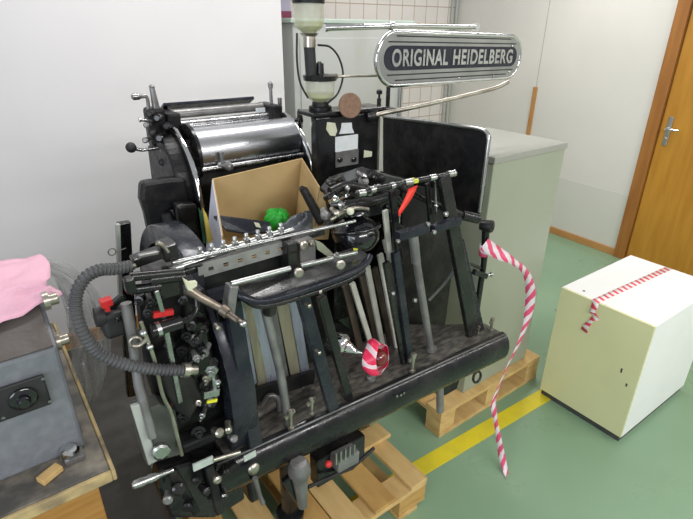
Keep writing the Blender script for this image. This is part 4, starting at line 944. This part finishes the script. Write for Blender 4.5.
# ================================================================ TAPE ROUND THE KNOB
q = MB()
axk = Vector((.40,-.86,.22)).normalized()
_, ka, kb = frame_of(axk)
def wrap(u, v):
    a = u*4*PI*1.5; r = .042 + .012*math.sin(v*PI*.9+.2) + .004*math.sin(3*a+5*v) + .0012*u
    r *= (1 + .06*math.sin(5*a)*v)
    return kc + axk*(-.040+.052*v+.004*math.sin(2*a)) + (ka*math.cos(a)+kb*math.sin(a))*(r if v > .12 else r*.75)
q.grid(wrap, 120, 10, True, uv=lambda u, v: (u*.8, v*.055))
tag(q.build('barrier_tape', 'tape3', solid=.0008), 'red and white tape wrapped round the dark red ball knob of the press', 'tape', None)

# ================================================================ HANGING BARRIER TAPE
zs = [(484,244,.985,.045),(490,248,.975,.048),(500,254,.965,.046),(508,258,.95,.034),(515,263,.95,.024),(522,268,.95,.022),(528,278,.95,.030),(530.5,292,.95,.038),(529,310,.95,.036),(525,326,.95,.022),(518,345,.95,.020),(508,365,.945,.018),(500,384,.94,.019),(494,400,.94,.026),(494,410,.93,.026),(496,423,.92,.016),(499,440,.90,.024),(502,457,.88,.030),(506,474,.84,.024),(507.5,487,.80,.010)]
cen = [Yp(a,b,y) for a,b,y,_ in zs]; n_c = len(cen)
ps = smoothpath(cen, 5); ws = []
for i in range(len(ps)):
    k = i/(len(ps)-1)*(n_c-1); j = min(int(k), n_c-2); f = k-j; ws.append(zs[j][3]*(1-f)+zs[j+1][3]*f)
side = []
for i, p in enumerate(ps):
    tg = (ps[min(i+1,len(ps)-1)]-ps[max(i-1,0)]).normalized()
    view = Vector((.35,.9,0)) ; s0 = tg.cross(view).normalized(); k = i/len(ps)
    tw = .55*math.sin(k*13)
    side.append((s0*math.cos(tw) + view*math.sin(tw)).normalized())
q = MB(); q.strip(ps, ws, side)
# loop round the control handle
hp0 = Yp(484,250,1.0)
lp = [hp0 + Vector((.0165*math.cos(a), .0165*math.sin(a), 0)) for a in [k*2*PI/16 for k in range(17)]]
q.strip(lp, .042, Vector((0,0,1)))
tag(q.build('barrier_tape', 'tape', solid=.0008), 'long twisted red and white barrier tape hanging from the press handle to the floor', 'tape')

# red tag on the rail
q = MB()
rp = [Yp(a,b,.992-.004*i) for i,(a,b) in enumerate(((413,187),(411,193),(407,201),(402,209),(399,216)))]
q.strip(rp, [.036,.036,.034,.026,.004], Vector((1,0,.15)))
tag(q.build('red_ribbon', 'redtag', solid=.001), 'bright red plastic ribbon hanging from the top rail of the press', 'ribbon')

# ================================================================ CARDBOARD BOX + CONTENTS
BL = Yp(212.5,179.5,1.50); BR = Yp(302.5,158.5,1.52); FR = Yp(320,187,1.27); FL = Yp(222,236,1.27)
u_ = BR-BL; v_ = FL-BL; w_ = Yp(206.5,248,1.47)-BL
t = thing('cardboard_box', 'open brown cardboard box with white outside, sitting on the press in front of the drum', 'cardboard box', BL+u_*.5+v_*.5+w_)
th = .004
def wall_(p, p2, nrm, name, m, k=0.):
    nrm = Vector(nrm).normalized()*th
    q = MB(); q.prism([p+w_*k, p2+w_*k, p2+w_, p+w_], nrm); return q.build(name, m, t)
wall_(BL, BR, -v_, 'back_wall', 'card')
lw = wall_(BL, FL, u_, 'side_wall', 'card')
q = MB(); nr = -u_.normalized()*.0015; q.prism([BL+nr*.1, FL+nr*.1, FL+w_+nr*.1, BL+w_+nr*.1], nr); q.build('printed_face', 'cardwhite', lw)
wall_(BR, FR, -u_, 'side_wall', 'card')
wall_(FL, FR, v_, 'front_wall', 'card', .62)
q = MB(); q.prism([BL+w_, BR+w_, FR+w_, FL+w_], (0,0,-.004)); q.build('bottom', 'card', t)
q = MB(); q.prism([FR+w_*.05, FR+w_*.75, FR+w_*.75+u_*.10+Vector((0,-.03,0)), FR+w_*.2+u_*.10+Vector((0,-.03,0))], Vector((0,-.004,0))); q.build('flap', 'card', t)

def inbox(a, b, c): return (BL*(1-a)+BR*a)*(1-b) + (FL*(1-a)+FR*a)*b + w_*c
q = MB(); q.prism([Yp(213,215.5,1.36), Yp(220,215,1.37), Yp(270,221.5,1.37), Yp(271,231,1.33), Yp(248,233,1.33), Yp(226,229,1.34)], Vector((0,0,-.008)))
tl = thing('scraper_blade', 'dark flat metal blade tool lying across the open cardboard box', 'tool', inbox(.4,.55,.5))
q.build('blade', 'bluesteel', tl, bevel=.002)
MB().prism([Yp(254,223,1.352), Yp(259,224,1.352), Yp(261,228,1.345), Yp(256,227,1.345)], (0,0,.003)).build('bare_patch', 'paperlabel', tl)
q = MB()
def lump(c, r, sc, seed):
    def fn(u, v):
        a = u*2*PI; b = v*PI; w = 1 + .16*math.sin(3*a+seed)*math.sin(2*b) + .10*math.sin(7*a+5*b+seed) + .06*math.sin(13*a-9*b)
        return Vector(c) + Vector((r*sc[0]*w*math.sin(b)*math.cos(a), r*sc[1]*w*math.sin(b)*math.sin(a), r*sc[2]*w*math.cos(b)))
    return fn
q.grid(lump(Yp(277,221,1.40), .042, (1.0,.75,.95), 1), 32, 20)
tag(q.build('plastic_wrapper', 'green'), 'bright green crumpled plastic wrapper inside the cardboard box', 'wrapper')
q = MB(); q.grid(lump(inbox(.93,.80,.62), .06, (1.35,.55,.7), 4), 40, 22)
tag(q.build('plastic_sack', 'greybag'), 'grey blue plastic sack bulging at the right corner of the cardboard box', 'sack')
tb = thing('tube_handle', 'black round handle leaning out of the cardboard box', 'handle', inbox(.95,.5,.7))
q = MB(); q.tube([Yp(301,188,1.33), Yp(304,190,1.33), Yp(318,216,1.24), Yp(322,223,1.22)], [.009,.014,.015,.015], 16); q.build('grip', 'enamel_dull', tb)
tw = thing('tin_lid', 'small pale round tin lid lying in the cardboard box', 'tin', inbox(.2,.75,.85))
MB().lathe(inbox(.17,.80,.72), (0,.2,1), [(-.03,.03),(0,.03),(.003,.032),(.008,.032),(.009,.028)], 20).build('lid_plate', 'nickel', tw)
# green and yellow folders tucked left of the box
for k, (mm, lab) in enumerate((('green_dark','dark green thin folder standing left of the cardboard box'),('yellow_dull','yellow thin folder standing left of the cardboard box'))):
    M[mm] = mat(mm+'_card', ((.01,.07,.03),(.55,.42,.08))[k], .6, 0, ((.02,.09,.04),(.5,.38,.07))[k], 20)
    q = MB(); dx = 5*k
    q.prism([Yp(a+dx*.8,b,1.40-.03*k) for a,b in ((199,208),(203,215),(209,240),(204,244))], (0,.006,0)); tag(q.build('thin_folder', mm), lab, 'folder')
# loose board end on the front pallet
q = MB(); a = Zp(362,424,.165); q.obox((1.02,1.235,.1565), (.125,0,0), (0,.045,0), (0,0,.010))
tag(q.build('wooden_board', 'pine', bevel=.002), 'short loose pine board lying crosswise on the front pallet behind the press feet', 'board')

# hose
hose_c = [(130,266,1.04),(115,269,1.03),(100,270,1.02),(86,277,1.01),(77,292,1.0),(76,312,.99),(84,334,.98),(98,352,.975),(118,362,.965),(145,368,.955),(170,370,.95),(184,370,.95)]
hp_ = smoothpath([Yp(a,b,y) for a,b,y in hose_c], 14)
L_ = [0]
for i in range(1, len(hp_)): L_.append(L_[-1]+(hp_[i]-hp_[i-1]).length)
tot = L_[-1]; N_ = 620; pts = []; rs = []; j = 0
for i in range(N_):
    s_ = tot*i/(N_-1)
    while j < len(L_)-2 and L_[j+1] < s_: j += 1
    f = (s_-L_[j])/(L_[j+1]-L_[j]); pts.append(lerp(hp_[j], hp_[j+1], max(0,min(1,f)))); rs.append(.0120+.0014*math.sin(s_/.0085*2*PI))
q = MB(); q.tube(pts, rs, 16); ho_ = PB('corrugated_hose', q, 'hose')
q = MB(); q.lathe(pts[0], pts[0]-pts[8], [(-.006,.010),(.006,.010),(.012,.007),(.022,.007)], 14); q.build('hose_fitting', 'nickel', ho_); q = MB(); q.lathe(pts[-1], pts[-1]-pts[-8], [(-.004,.017),(.010,.018),(.012,.012),(.03,.012)], 10); q.build('hose_fitting', 'nickel', ho_)
# thin wire loop on the wall side
q = MB(); q.torus(Yp(112,252,1.7), (0,-1,0), .012, .002, 20, 6); q.cyl(Yp(116,252,1.7), Yp(126,248,1.7), .002, 6); PB('wire_eye', q, 'greysteel')

# ================================================================ LIGHT
def area(name, loc, rot, sx, sy, power, col=(1,1,1)):
    l = bpy.data.lights.new(name, 'AREA'); l.shape = 'RECTANGLE'; l.size = sx; l.size_y = sy; l.energy = power; l.color = col
    o = bpy.data.objects.new(name, l); COL.objects.link(o); o.location = loc; o.rotation_euler = rot
    return o
area('ceiling_tube_light', (.9, -2.2, 2.75), (math.radians(25),0,0), 2.4, .30, 95, (1,.98,.96))
area('ceiling_tube_light', (3.2, -1.2, 2.85), (0,0,0), 2.0, .30, 50, (1,.98,.95))
area('ceiling_tube_light', (.9, 1.9, 2.88), (0,0,0), 1.5, .25, 30, (1,.98,.96))
area('ceiling_tube_light', (3.0, 2.2, 2.88), (0,0,0), 1.5, .25, 38, (1,.97,.94))
area('window_daylight', (-2.45, -.8, 1.8), (math.radians(90), 0, math.radians(-66)), 2.4, 1.6, 72, (.82,.9,1))
w = bpy.data.worlds.new('room_ambient'); SC.world = w; w.use_nodes = True
w.node_tree.nodes['Background'].inputs[0].default_value = (.92,.94,.96,1); w.node_tree.nodes['Background'].inputs[1].default_value = .50

# ================================================================ CAMERA
cam = bpy.data.cameras.new('camera'); cam.sensor_fit = 'HORIZONTAL'; cam.sensor_width = 36; cam.lens = FPX/693*36; cam.clip_start = .02
co = bpy.data.objects.new('camera', cam); COL.objects.link(co)
U = -CD
m3 = Matrix(((CR.x, U.x, -CF.x), (CR.y, U.y, -CF.y), (CR.z, U.z, -CF.z)))
co.matrix_world = Matrix.Translation(EYE) @ m3.to_4x4()
SC.camera = co
SC.view_settings.view_transform = 'Standard'; SC.view_settings.look = 'None'; SC.view_settings.exposure = -0.2; SC.view_settings.gamma = 1
SC.view_settings.use_curve_mapping = False
